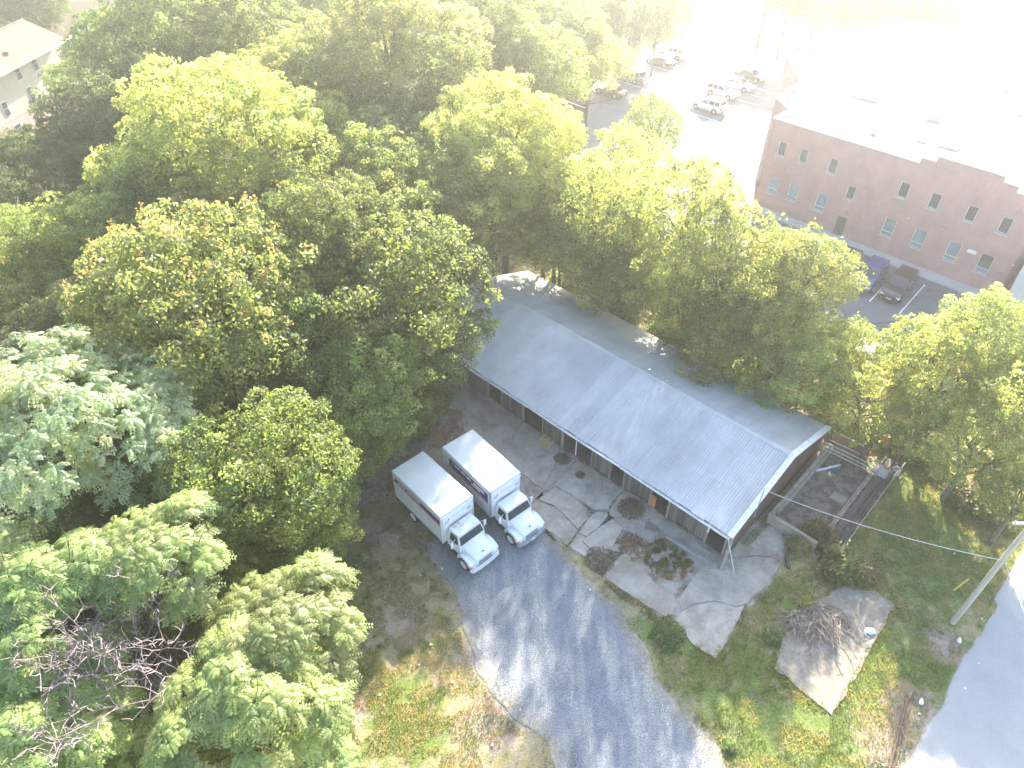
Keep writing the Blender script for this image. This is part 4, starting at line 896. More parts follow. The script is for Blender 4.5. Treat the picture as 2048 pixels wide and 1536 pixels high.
# pavement along the facade: separate flags
walkr = thing('sidewalk', '', '', tuple(OC) + (0,), OROT); del walkr['label']; del walkr['category']; struct(walkr)
flag = MB().bbox(.006, 1.494, -1.4, -.02, -.02, .13, .01).mesh('paving_flag', WALK)
for k in range(-13, 8): link('paving_flag', flag, walkr, (k * 1.5, 0, 0))
for k in range(-7, 4): MB().box(k * 3.0, k * 3 + 2.99, -1.58, -1.41, -.02, .15).build('kerb_stone', KERB, walkr)

# ================================================================== town house in the wood
HP = np.array(G(28, 238, 2.6)); ha = azv(6.5)                       # facade runs away from the camera, its face looks towards +x
HROT = math.atan2(ha[1], ha[0])
hs_ = thing('town_house', 'pale sided two-storey town house pair with brick basement half hidden by the wood', 'house', tuple(HP) + (0,), HROT)
SIDC = M('cream_siding', (.37, .355, .29), (.32, .31, .25), 1, .6); SIDB = M('blue_siding', (.26, .33, .41), (.22, .29, .37), 1, .6)
SHG = M('grey_shingle', (.115, .105, .095), (.085, .078, .07), 6, .9, stretch=(1, 1, 1)); SHT = M('tan_shingle', (.17, .10, .065), (.13, .078, .05), 6, .9)
# local x along facade (away), local -y towards the camera side (face)
def hbox(x0, x1, y0, y1, z0, z1, nm, mt): return MB().box(x0, x1, y0, y1, z0, z1).build(nm, mt, hs_)
hbox(-16, 13, .02, 8, 0, 2.6, 'brick_basement', BRICK)
hbox(-4.2, 13, 0, 8, 2.6, 8.2, 'cream_wall', SIDC); hbox(-16, -4.25, -.9, 8, 2.6, 8.2, 'blue_wall', SIDB); hbox(-4.35, -4.15, -.95, -.7, 2.6, 8.2, 'corner_board', WFR)
for a, b, mt in ((-16.3, 2.2, SHG), (2.2, 13.4, SHT)):
    for s in (0, 1):
        q = [(-1.3 if s == 0 else 9.0, 8.05), (3.9, 10.3)]
        MB().loft([[(x, q[0][0], q[0][1]), (x, q[1][0], q[1][1]), (x, q[1][0], q[1][1] - .2), (x, q[0][0], q[0][1] - .2)] for x in (a, b)]).build('roof', mt, hs_)
MB().tube([(-16.3, 3.9, 10.32), (13.4, 3.9, 10.32)], .12, 6).build('ridge', SHG, hs_); hbox(-16.3, 13.4, -1.42, -1.3, 7.9, 8.08, 'gutter', WFR)
def hwin(x, z, y, w=.95, h=1.7):
    f = hbox(x, x + w, y - .06, y - .002, z, z + h, 'window', WFR); MB().box(x + .08, x + w - .08, y - .09, y - .062, z + .08, z + h / 2 - .03).build('pane', WGL, f); MB().box(x + .08, x + w - .08, y - .09, y - .062, z + h / 2 + .03, z + h - .08).build('pane', WGL, f)
for x, z, y in ((-2.6, 6.0, 0), (-1.3, 6.0, 0), (-1.0, 3.2, 0), (3.4, 6.0, 0), (6.8, 6.0, 0), (4.0, 3.2, 0), (-6.3, 3.2, -.9), (-7.6, 6.0, -.9), (-11, 6.0, -.9), (-9.0, 3.2, -.9)): hwin(x, z, y)
hwin(-.6, .9, .02, 1.2, 1.1)
for x, y, z in ((-3.2, 1.3, 9.1), (-.6, 3.0, 9.8), (-6.5, 1.0, 9.0), (5.5, 2.2, 9.5)): MB().cyl((x, y, z - .2), (x, y, z + .75), .12, 8).build('vent_pipe', LETT, hs_)
MB().lathe((4.6, .6, 9.0), [(.05, 0), (.4, .12), (.45, .2), (.02, .1)], 12).build('satellite_dish', CHUB, hs_)
# ================================================================== vegetation
def leaf_mat(name, trans=0.5, hue=0.02, val=0.22, gl=.35):
    m, nt, b = nt_new(name)
    at = node(nt, 'ShaderNodeAttribute', attribute_name='tint')
    oi = node(nt, 'ShaderNodeObjectInfo'); hs = node(nt, 'ShaderNodeHueSaturation')
    for sock, lo, hi in (('Hue', .5 - hue, .5 + hue * .6), ('Value', 1 - val, 1 + val)):
        mr = node(nt, 'ShaderNodeMapRange'); mr.inputs['To Min'].default_value = lo; mr.inputs['To Max'].default_value = hi
        src = oi.outputs['Random']
        if sock == 'Value':
            fr_ = node(nt, 'ShaderNodeMath', operation='FRACT'); mu = node(nt, 'ShaderNodeMath', operation='MULTIPLY'); mu.inputs[1].default_value = 7.31
            nt.links.new(src, mu.inputs[0]); nt.links.new(mu.outputs[0], fr_.inputs[0]); src = fr_.outputs[0]
        nt.links.new(src, mr.inputs['Value']); nt.links.new(mr.outputs['Result'], hs.inputs[sock])
    nt.links.new(at.outputs['Color'], hs.inputs['Color']); c = hs.outputs['Color']
    nt.links.new(c, b.inputs['Base Color']); b.inputs['Roughness'].default_value = .5; b.inputs['Specular IOR Level'].default_value = gl
    tr = node(nt, 'ShaderNodeBsdfTranslucent'); nt.links.new(mix(nt, 1.0, c, (2.5, 2.35, 1.3), 'MULTIPLY'), tr.inputs['Color'])
    ms = node(nt, 'ShaderNodeMixShader'); ms.inputs[0].default_value = trans
    nt.links.new(b.outputs[0], ms.inputs[1]); nt.links.new(tr.outputs[0], ms.inputs[2])
    nt.links.new(ms.outputs[0], nt.nodes['Material Output'].inputs['Surface'])
    return m
LEAF = leaf_mat('leaf'); BARK = M('bark', (.16, .13, .105), (.085, .068, .055), 3, .95, stretch=(4, 4, .8), rnd=.2); DEADB = M('dead_branch', (.27, .21, .205), (.185, .14, .135), 4, .9, rnd=.15)

def leaf_quads(Pc, N, T, L, W, rg):
    "folded pointed leaves: one bent quad each"
    B = np.cross(N, T); L = L[:, None]; W = W[:, None]
    tip = Pc + T * L * .55 - N * L * .18; base = Pc - T * L * .45
    V = np.stack([base, Pc + B * W * .5 - N * W * .12, tip, Pc - B * W * .5 - N * W * .12], 1).reshape(-1, 3)
    return V, np.arange(len(V)).reshape(-1, 4)
def crown_points(rg, R, V, zc, nlobe, ncl, top=1.0, low=-.45, lobe=.42):
    "cluster centres on the outer skins of many lobes, with outward directions"
    C, D = [], []
    k = np.arange(nlobe) + .5; ph = np.arccos(np.clip(1 - 2 * k / nlobe, -1, 1)); th = math.pi * (1 + 5 ** .5) * k + rg.uniform(0, 6)
    d = np.c_[np.cos(th) * np.sin(ph), np.sin(th) * np.sin(ph), np.cos(ph)]; d = unit(d + rg.normal(size=d.shape) * .22); d = d[d[:, 2] > low]
    lob = []
    for q in d:
        f = rg.uniform(.50, .74); lob.append((q * np.array([R, R, V]) * f, lobe * R * rg.uniform(.65, 1.2), q))
    lob.append((np.array([0, 0, V * .25]), .5 * R, np.array([0, 0, 1.])))
    cen = np.array([l[0] for l in lob]); rad = np.array([l[1] for l in lob])
    for c, r, q in lob:
        n = int(ncl * (r / (lobe * R)) ** 2)
        e = unit(rg.normal(size=(n, 3)) + q * .75 + np.array([0, 0, .35])); p = c + e * np.array([1, 1, .85]) * r * rg.uniform(.72, 1.06, n)[:, None]
        dn = np.min(np.linalg.norm((p[:, None] - cen[None]) / rad[None, :, None] * np.array([1, 1, 1.15]), axis=2), axis=1)
        keep = dn > .66; C.append(p[keep]); D.append(unit(e[keep] * .6 + unit(p[keep]) * .4))
    C, D = np.concatenate(C), np.concatenate(D)
    hole = vnoise(C[:, :2] + C[:, 2:] * .7, .32 * R, rg.integers(99)); keep = hole > .17
    C[:, 2] += zc
    return C[keep], D[keep], cen + np.array([0, 0, zc])
def palette(rg, n, cols, cl_id, ncl, spread=.18):
    cols = np.array(cols); cols = (cols * .80 + cols.mean(1, keepdims=True) * .20) * 1.5; base = cols[rg.integers(len(cols), size=ncl)]; base = base * rg.uniform(1 - spread, 1 + spread, (ncl, 1))
    t = base[cl_id] * rg.uniform(.8, 1.2, (n, 1)); return t
def broad_crown(seed, R, V, zc, cols, nlobe=17, ncl=60, nl=86, L=.18, cs=.60, vox=.88, fill=.10, tassel=None, low=-.45, droop=.25, wr=.62, lobe=.42):
    rg = np.random.default_rng(seed); C, D, lob = crown_points(rg, R, V, zc, nlobe, ncl, low=low, lobe=lobe)
    _, first = np.unique(np.floor(C / vox).astype(int), axis=0, return_index=True); first = rg.permutation(first); C, D = C[first], D[first]; n = len(C)
    # every cluster is a compact dome of leaves; some stand proud, others sit back
    C = C + D * rg.uniform(-.45, .45, (n, 1)); rc = cs * rg.uniform(.7, 1.3, n); cnt = np.maximum((nl * (rc / cs) ** 2).astype(int), 12); cid = np.repeat(np.arange(n), cnt); m = len(cid)
    e = unit(rg.normal(size=(m, 3)) + D[cid] * .7 + np.array([0, 0, .55])); r = rc[cid][:, None] * rg.uniform(.55, 1.08, (m, 1)) ** .7
    Pc = C[cid] + e * r * np.array([1, 1, .8]); N = unit(e * .75 + np.array([0, 0, .18]) + rg.normal(size=Pc.shape) * .5)
    k = int(m * fill); fi = rg.integers(n, size=k); Pc = np.r_[Pc, C[fi] - D[fi] * rg.uniform(.3, 1.5, (k, 1)) + rg.normal(size=(k, 3)) * .5]; N = np.r_[N, unit(rg.normal(size=(k, 3)) + D[fi])]; cid = np.r_[cid, fi]; Dl = D[cid]
    T = unit(np.cross(N, rg.normal(size=Pc.shape)) + Dl * .5 + np.array([0, 0, -droop])); T = unit(T - N * (T * N).sum(1, keepdims=True))
    Ls = L * rg.uniform(.65, 1.3, len(Pc)); Ls[m:] *= 1.7; Vv, F_ = leaf_quads(Pc, N, T, Ls, Ls * wr, rg); tint = palette(rg, len(Pc), cols, cid, n, .25); tint = np.repeat(tint, 4, 0)
    if tassel:
        sel = np.where((rg.random(n) < tassel[0]) & (D[:, 2] > .1))[0]; m = 26; ci = np.repeat(sel, m); h = rg.random(len(ci))[:, None]
        Pc = C[ci] + D[ci] * cs * .55 + np.array([0, 0, 1.0]) * h * .55 + rg.normal(size=(len(ci), 3)) * np.array([.16, .16, .05]) * (1.25 - h) + rg.normal(size=(len(sel), 3))[np.repeat(np.arange(len(sel)), m)] * .12
        N = unit(rg.normal(size=Pc.shape)); T = unit(np.cross(N, rg.normal(size=Pc.shape)) + np.array([0, 0, .6])); T = unit(T - N * (T * N).sum(1, keepdims=True))
        V2, F2 = leaf_quads(Pc, N, T, np.full(len(Pc), .13), np.full(len(Pc), .07), rg); t2 = np.array(tassel[1]) * rg.uniform(.75, 1.25, (len(Pc), 1))
        F_ = np.concatenate([F_, F2 + len(Vv)]); Vv = np.concatenate([Vv, V2]); tint = np.concatenate([tint, np.repeat(t2, 4, 0)])
    return Vv, F_, tint, lob
def frond_crown(seed, R, V, zc, cols, nlobe=16, ncl=34, nf=11, Lf=.85, pairs=6, low=-.4, wl=.30, lw=.085):
    "rosettes of drooping feather leaves: leaflet pairs along arching stalks"
    rg = np.random.default_rng(seed); C, D, lob = crown_points(rg, R, V, zc, nlobe, ncl, low=low); n = len(C)
    cid = np.repeat(np.arange(n), nf); m = len(cid); a = np.tile(np.linspace(0, 2 * math.pi, nf, endpoint=False), n) + rg.normal(size=m) * .3
    up = unit(D * .6 + np.array([0, 0, .8]))[cid]; e1 = unit(np.cross(up, rg.normal(size=(n, 3))[cid])); e2 = np.cross(up, e1)
    out = e1 * np.cos(a)[:, None] + e2 * np.sin(a)[:, None]; rise = rg.uniform(-.05, .75, (m, 1)); d0 = unit(out + up * rise); L = Lf * rg.uniform(.7, 1.2, (m, 1))
    Vs, ts = [], []; base_t = palette(rg, m, cols, cid, n)
    side = unit(np.cross(d0, up)); dn = np.array([0, 0, -1.0])
    for k in range(pairs):
        f = (k + .8) / pairs; Pm = C[cid] + d0 * L * f + dn * L * f * f * .42; fw = unit(d0 + dn * f * .85); nn = unit(np.cross(side, fw))
        for s in (-1, 1):
            ln = wl * (1.05 - .45 * abs(f - .45)) * rg.uniform(.8, 1.2, (m, 1)); ax = unit(side * s + fw * .55 + dn * .25); b = np.cross(nn, ax)
            w = lw * 1.25
            Vs.append(np.stack([Pm, Pm + ax * ln * .5 + b * w * .6, Pm + ax * ln + dn * .03, Pm + ax * ln * .5 - b * w * .6], 1)); ts.append(base_t * rg.uniform(.85, 1.15, (m, 1)))
    Vv = np.concatenate(Vs).reshape(-1, 3); t = np.repeat(np.concatenate(ts), 4, 0); return Vv, np.arange(len(Vv)).reshape(-1, 4), t, lob
def trunk_mesh(seed, zc, V, lob, r0, mat=BARK, fork=.45):
    rg = random.Random(seed); mb = MB(); top = zc + V * .35; zf = zc * fork
    lean = (rg.uniform(-.3, .3), rg.uniform(-.3, .3)); at = lambda z: (lean[0] * z / top, lean[1] * z / top, z)
    mb.tube([at(-.15), at(zf * .25), at(zf * .6), at(zf), at((zf + top) / 2), at(top)], [r0 * 1.45, r0 * 1.05, r0 * .92, r0 * .8, r0 * .45, r0 * .12], 8)
    for c in lob[:-1]:
        z = rg.uniform(zf * .8, min(zc * .95, max(c[2] * .8, zf * .85))); s = Vector(at(z)); e = Vector(c); mid = s.lerp(e, .5) + Vector((rg.uniform(-.3, .3), rg.uniform(-.3, .3), .35))
        q = mid.lerp(e, .5) + Vector((rg.uniform(-.3, .3), rg.uniform(-.3, .3), .1)); r = r0 * .42
        mb.tube([s, mid, q, e], [r, r * .66, r * .42, r * .1], 6)
        for _ in range(3):
            d = Vector((rg.gauss(0, 1), rg.gauss(0, 1), rg.gauss(.3, .6))).normalized() * rg.uniform(.8, 1.5); mb.tube([mid.lerp(e, rg.random()), e + d * .5, e + d], [r * .3, r * .2, .01], 4)
    return mb.mesh('trunk', mat)
# ---- prototypes (all with crown radius 5 m, crown centre 8 m up, height about 12.5 m)
PR, PV, PZ = 5.0, 3.1, 8.0
GREEN = [(.075, .115, .030), (.095, .135, .035), (.06, .095, .03), (.12, .15, .04)]
YEL = [(.15, .18, .045), (.19, .20, .05), (.12, .16, .04), (.10, .14, .035)]
OLIVE = [(.10, .125, .04), (.085, .11, .04), (.13, .14, .05), (.15, .14, .055)]
DEEP = [(.045, .075, .03), (.055, .09, .035), (.07, .105, .035)]
SILV = [(.155, .19, .125), (.185, .215, .15), (.125, .17, .105), (.19, .21, .125)]
AIL = [(.15, .20, .065), (.18, .23, .075), (.125, .175, .06), (.19, .22, .085)]
TASG = [(.10, .135, .038), (.085, .12, .035), (.12, .15, .045)]
KINDS = {
 'g1': dict(f=broad_crown, seed=1, cols=GREEN), 'g2': dict(f=broad_crown, seed=2, cols=GREEN, nlobe=22, lobe=.36), 'g3': dict(f=broad_crown, seed=9, cols=GREEN + YEL[:1], nlobe=14),
 'y1': dict(f=broad_crown, seed=3, cols=YEL), 'y2': dict(f=broad_crown, seed=4, cols=YEL + GREEN[:1], nlobe=21, L=.17),
 'o1': dict(f=broad_crown, seed=5, cols=OLIVE, nlobe=20), 'd1': dict(f=broad_crown, seed=6, cols=DEEP, nlobe=20), 'd2': dict(f=broad_crown, seed=12, cols=DEEP + GREEN[:1]),
 's1': dict(f=frond_crown, seed=7, cols=SILV, nlobe=26, ncl=70, nf=8, Lf=.46, pairs=5, wl=.13, lw=.065),
 'a1': dict(f=frond_crown, seed=8, cols=AIL), 'a2': dict(f=frond_crown, seed=18, cols=AIL, nlobe=13, ncl=34),
 't1': dict(f=broad_crown, seed=10, cols=TASG, nlobe=24, ncl=60, tassel=(.7, (.27, .205, .10))),
 'l1': dict(f=broad_crown, seed=11, cols=YEL + GREEN[1:2], nlobe=17, ncl=38, nl=70, cs=.55, vox=.92, fill=.07, low=-.8), 'l2': dict(f=broad_crown, seed=15, cols=YEL + OLIVE[:1], nlobe=19, ncl=34, nl=70, cs=.55, vox=.92, fill=.07, low=-.8),
}
PROTO = {}
def proto(k, big=False):
    "crown and trunk meshes of a kind; the big variant keeps leaf and clump size on a wider crown"
    key = (k, big)
    if key in PROTO: return PROTO[key]
    d = dict(KINDS[k]); f = d.pop('f'); seed = d.pop('seed'); cols = d.pop('cols'); q = 1.75 if big else 1.0
    if big: d.update(nlobe=int(d.get('nlobe', 17) * 1.5), ncl=int(d.get('ncl', 60) * 2.1), lobe=.33); seed += 100
    Vv, F_, t, lob = f(seed, PR * q, PV * q, 0.0, cols, **d)
    PROTO[key] = (np_mesh('crown_' + k, Vv, F_, LEAF, t), trunk_mesh(seed, PZ * q, PV * q, lob + np.array([0, 0, PZ * q]), .24 * q), q); return PROTO[key]
trg = random.Random(77)
def tree(k, px, py, zc, rpx, label, group=None, vr=None, name='broadleaf_tree', rot=None):
    X, Y = G(px, py, zc); R = rpx * (1.1 if k[0] == 'l' else 1.2) * depth_at(X, Y, zc) / FPX
    rel = np.array([X, Y]) - S0; su, sv = rel @ U, rel @ W_
    if -.5 < su < 28.6 and -.6 < sv < 13.9:                             # no trunk inside the shed: stand it clear of the back wall or the wooded end
        d_ = (14.0 - sv) if sv > 5 or su < 26 else 0.0
        if su > 24 and sv < 9: X, Y = np.array([X, Y]) + U * (28.9 - su)
        else: X, Y = np.array([X, Y]) + W_ * d_
    c, tr, q = proto(k, R > 6.6 and k[0] in 'gydo'); s = R / (PR * q); vr = vr or (1.2 if k[0] == 'l' else 1.0)
    X, Y = float(X), float(Y)
    t = thing(name, label, 'tree', (X, Y, 0), rot if rot is not None else trg.uniform(0, 6.28), group, (s, s, s))
    t['tone'] = k[0]; t['reach'] = R
    link('crown', c, t, (0, 0, zc / s)).scale = (1, 1, vr); link('trunk', tr, t).scale = (min(1, .5 / s + .4),) * 2 + (zc / s / (PZ * q),); return t
GW = 'trees of the dense wood left of the shed'; LW = 'mid green broadleaf tree in the dense wood'
# near corner of the wood
tree('a1', 115, 1215, 11, 150, 'bright feathery-leaved tree beside the bare dead tree at the corner of the wood', name='feathery_tree')
tree('a2', 610, 1250, 10, 135, 'bright feathery-leaved tree overhanging the grass beside the driveway', name='feathery_tree')
tree('a2', 350, 1110, 11.5, 125, 'bright feathery-leaved tree between the silvery tree and the bare dead tree', name='feathery_tree', rot=2.0)
tree('a1', 480, 1420, 10, 150, 'broad feathery-leaved tree below the bare dead tree', name='feathery_tree', rot=4.0)
tree('a1', 70, 1490, 9.5, 150, 'feathery-leaved tree at the near end of the wood', name='feathery_tree', rot=1.0)
tree('a2', 330, 1580, 7, 150, 'feathery-leaved tree beyond the broad one at the near end of the wood', name='feathery_tree', rot=3.0)
tree('a2', 620, 1530, 3.2, 75, 'young feathery-leaved sapling at the grass edge of the wood', name='feathery_tree', rot=5.0)
tree('y1', 20, 1130, 6, 80, 'yellow-green tree squeezed between the silvery tree and the feathery ones')
tree('d1', 215, 1090, 7.5, 120, LW, GW); tree('g2', 440, 1225, 7, 100, LW, GW); tree('g1', 60, 1345, 7.5, 120, LW, GW)
# silvery tree and neighbours
tree('s1', 120, 890, 12, 215, 'large silvery blue-green lacy tree in the wood', name='silvery_tree')
tree('s1', 300, 770, 10, 95, 'smaller silvery tree leaning against the tasselled tree', name='silvery_tree', rot=1.0)
tree('s1', 20, 780, 10, 110, 'silvery tree beside the dark gap in the wood', name='silvery_tree', rot=3.0)
tree('g1', 500, 950, 10, 150, 'dark green clumpy tree between the silvery tree and the truck boxes')
tree('g2', 420, 1000, 8.5, 125, LW, GW); tree('g3', 600, 1030, 6.5, 100, LW, GW); tree('d2', 560, 1090, 5, 90, LW, GW)
tree('y1', 565, 830, 8.5, 75, 'yellow-green tree rising in front of the tasselled tree'); tree('y2', 485, 770, 8.5, 45, 'small yellow-topped tree at the foot of the tasselled tree')
tree('t1', 405, 600, 13, 195, 'big round tree with orange-tan seed tassels all over its crown', name='tasselled_tree')
tree('t1', 460, 735, 8.5, 150, 'lower tasselled tree in the shade of the big one', name='tasselled_tree', rot=2.5)
tree('o1', 170, 650, 10, 115, LW, GW); tree('g2', 240, 740, 9, 120, LW, GW)
tree('y2', 40, 560, 11, 95, 'yellowish olive tree beside the bare grey tree at the dark gap'); tree('g3', 185, 480, 12, 110, 'green tree between the bare grey tree and the tall sunlit trees')
tree('y2', 20, 470, 11, 60, LW, GW); tree('g1', 300, 510, 10.5, 105, LW, GW)
# middle of the wood
tree('y1', 470, 310, 13.5, 215, 'tallest sunlit yellow-green tree in the wood'); tree('y2', 590, 200, 13.5, 140, 'tall pale yellow-green tree behind the tallest one')
tree('g3', 330, 400, 12, 130, LW, GW); tree('o1', 560, 450, 11, 130, LW, GW); tree('g1', 660, 490, 12, 165, 'full round sunlit tree in the wood beside the tasselled tree')
tree('y2', 760, 350, 13, 95, 'narrow pale tree between the full round tree and the shed roof'); tree('g2', 790, 590, 11, 165, 'wide shaded tree overhanging the wooded end of the shed roof')
tree('g3', 640, 650, 10, 140, LW, GW); tree('g1', 690, 760, 8.5, 130, LW, GW); tree('g2', 860, 690, 7.5, 100, 'shaded tree drooping over the lean-to at the shed end'); tree('o1', 880, 480, 10, 110, LW, GW)
tree('g2', 715, 865, 5.5, 90, LW, GW); tree('g1', 800, 810, 3.5, 80, LW, GW); tree('g1', 635, 930, 6, 90, LW, GW); tree('d2', 560, 1000, 3.5, 80, LW, GW)
tree('g2', 760, 700, 8, 110, LW, GW)
# back of the wood
tree('o1', 780, 130, 16, 170, 'large hazy olive tree at the back of the wood'); tree('g1', 700, 330, 12, 110, LW, GW); tree('d2', 830, 300, 12, 120, LW, GW)
tree('y1', 1010, 300, 13, 150, 'bright yellow-green tree between the wood and the parking lot'); tree('y2', 930, 400, 11, 120, LW, GW); tree('l1', 1090, 380, 10, 95, 'loose tree', 'row of trees behind the shed')
tree('g1', 350, 85, 14, 160, 'broad dark tree behind the town house'); tree('d2', 215, 235, 12, 100, 'dark round tree in front of the town house'); tree('d1', 90, 375, 9, 130, 'very dark tree at the shaded gap below the town house')
tree('d2', 30, 320, 6, 50, LW, GW); tree('d1', 40, 12, 9, 80, 'brownish dark tree beyond the town house roof'); tree('g2', 150, 160, 10, 48, 'small tree standing against the town house wall')
tree('g3', 480, 90, 15, 140, LW, GW); tree('d2', 520, 10, 16, 110, LW, GW); tree('d1', 250, 300, 9, 90, LW, GW); tree('g2', 640, 40, 14, 120, LW, GW)
tree('g2', 960, 60, 15, 130, 'hazy blue-green tree at the back of the wood beside the lot'); tree('d2', 1090, 60, 12, 110, 'hazy dark tree at the lot corner of the wood'); tree('g1', 1060, 150, 11, 90, LW, GW); tree('d2', 880, 20, 13, 100, LW, GW)
tree('y1', 1180, 130, 9, 70, 'sunlit yellow-green tree overhanging the verge and the grey SUV'); tree('g2', 1130, 110, 9, 80, LW, GW)
tree('d2', 1243, 55, 7, 38, 'upright cone-shaped tree on the verge of the lot', vr=2.2); tree('d1', 1316, 35, 8, 42, 'second upright tree on the verge by the far lot entrance', vr=2.0); tree('d2', 1180, 30, 8, 60, LW, GW)
# row between shed and lot
RW = 'loose tree in the row between the shed and the parking lot'; RG = 'row of trees behind the shed'
tree('l1', 1000, 460, 11, 100, RW, RG); tree('l2', 1110, 510, 9.0, 95, RW, RG); tree('l1', 1200, 420, 11.0, 110, 'tall loose tree behind the middle of the shed roof'); tree('l2', 1320, 470, 12.0, 130, 'multi-stemmed airy tree with bare trunks showing behind the shed')
tree('l1', 1430, 520, 11.5, 115, RW, RG); tree('l2', 1230, 560, 6.5, 80, RW, RG); tree('l1', 1330, 655, 5.0, 62, RW, RG); tree('l2', 1480, 655, 5.5, 75, RW, RG)
tree('y2', 1600, 560, 9.0, 100, 'bright round tree screening the parked cars below the brick wall'); tree('l1', 1540, 640, 8.0, 95, RW, RG); tree('l1', 1685, 690, 5.5, 75, 'leafy tree at the corner of the lot before the empty bays')
tree('l2', 1620, 730, 4.5, 80, RW, RG); tree('l1', 1740, 790, 4.0, 95, RW, RG); tree('l2', 1310, 250, 9, 55, 'thin pale yellow tree standing against the sunlit lot')
tree('y2', 1980, 680, 8.5, 95, 'dense sunlit tree at the lot end below the siding wing'); tree('l1', 1900, 740, 7, 110, 'spreading tree between the empty bays and the white barrel'); tree('l2', 1830, 710, 6, 70, RW, RG)
tree('l1', 1960, 880, 5.5, 120, 'tree with forked dark stem past the white barrel'); tree('l2', 2060, 800, 7.5, 120, RW, RG); tree('l1', 2060, 980, 5, 90, RW, RG); tree('l2', 1830, 850, 3.5, 70, RW, RG)
tree('g1', 570, 650, 10.5, 110, LW, GW); tree('g3', 330, 850, 9, 100, LW, GW); tree('g2', 250, 640, 11, 100, LW, GW); tree('g2', 800, 460, 11, 110, LW, GW); tree('g1', 740, 600, 10, 110, LW, GW); tree('o1', 390, 480, 11.5, 110, LW, GW)
tree('l1', 1060, 440, 9, 90, RW, RG); tree('l2', 1380, 560, 7.5, 95, RW, RG); tree('l1', 1480, 590, 7.5, 90, RW, RG); tree('l2', 1430, 660, 4.2, 60, RW, RG); tree('l1', 1520, 720, 3.6, 55, RW, RG); tree('l2', 1220, 590, 4.5, 55, RW, RG); tree('l1', 1130, 560, 4.5, 50, RW, RG); tree('l2', 1330, 690, 3.6, 42, RW, RG); tree('l1', 1260, 330, 9, 85, RW, RG)
def tree_uv(k, u, v, zc, R, label, vr=.95):
    "tree rooted behind the shed in shed coordinates, its crown overhanging the back roof"
    p = S0 + U * u + W_ * v; c, tr, q = proto(k); s = R / PR
    t = thing('broadleaf_tree', label, 'tree', (float(p[0]), float(p[1]), 0), u * 1.7, RG, (s, s, s)); t['tone'] = k[0]; t['reach'] = R
    link('crown', c, t, (0, 0, zc / s)).scale = (1, 1, vr); link('trunk', tr, t).scale = (.7, .7, zc / s / PZ)
for k_, u_, v_, z_, r_ in (('l1', 4.6, 14.0, 5.2, 4.3), ('l2', 9.0, 14.1, 5.8, 5.0), ('l1', 17.6, 14.2, 6.2, 5.2), ('l2', 21.8, 14.4, 6.8, 5.2), ('l1', 25.8, 14.6, 7.2, 4.8), ('l2', 28.9, 9.5, 8.0, 4.2)): tree_uv(k_, u_, v_, z_, r_, RW)
# beyond the office
BW = 'sunlit tree on the verge beyond the office'; BG = 'trees beyond the office'
for x, y, z, r in ((1640, 10, 8, 55), (1720, 25, 7, 45), (1790, 20, 8, 50), (1580, 5, 8, 40), (1540, -25, 9, 45), (1870, 30, 8, 50)): tree('g1' if x % 20 else 'd2', x, y, z, r, BW, BG)

# ---- bare dead trees
def dead_mesh(seed, H, spread, levels=4):
    rg = random.Random(seed); mb = MB()
    def grow(p, d, ln, r, lv):
        pts, rs = [p], [r]; q = p
        for k in range(3):
            d = (d + Vector((rg.gauss(0, .22), rg.gauss(0, .22), rg.gauss(.02, .16)))).normalized(); q = q + d * ln / 3; pts.append(q); rs.append(r * (1 - .22 * (k + 1)))
        mb.tube(pts, rs, 6 if lv > 2 else 4, caps=False)
        if lv == 0: return
        for k in range(rg.choice((3, 3, 4)) if lv > 1 else 3):
            i = rg.choice((1, 2, 3, 3)); e = Vector((rg.gauss(0, 1), rg.gauss(0, 1), rg.gauss(.1, .6))).normalized()
            grow(pts[i], (d * .65 + e * spread).normalized(), ln * rg.uniform(.48, .72), max(rs[i] * .62, .02), lv - 1)
    grow(Vector((0, 0, -.1)), Vector((0, 0, 1)), H * .45, .14, levels)
    top = max(v[2] for v in mb.v); k = H / top; mb.v = [(x * k, y * k, z * k) for x, y, z in mb.v]
    return mb.mesh('branches', DEADB)
def dead(px, py, z, H, seed, spread, label, lv=5):
    X, Y = G(px, py, z); t = thing('dead_tree', label, 'dead tree', (X, Y, 0), seed * 1.0); link('branches', dead_mesh(seed, H, spread, lv), t)
dead(400, 1265, 12, 15.0, 3, .8, 'bare dead tree with tangled mauve-grey twigs among the feathery trees', 6)
dead(320, 1350, 11, 14.0, 8, .8, 'second bare dead tree with low grey branches among the feathery trees', 6)
dead(75, 480, 11.5, 14.5, 5, .6, 'bare grey tree with fine twigs beside the yellowish olive tree', 5)
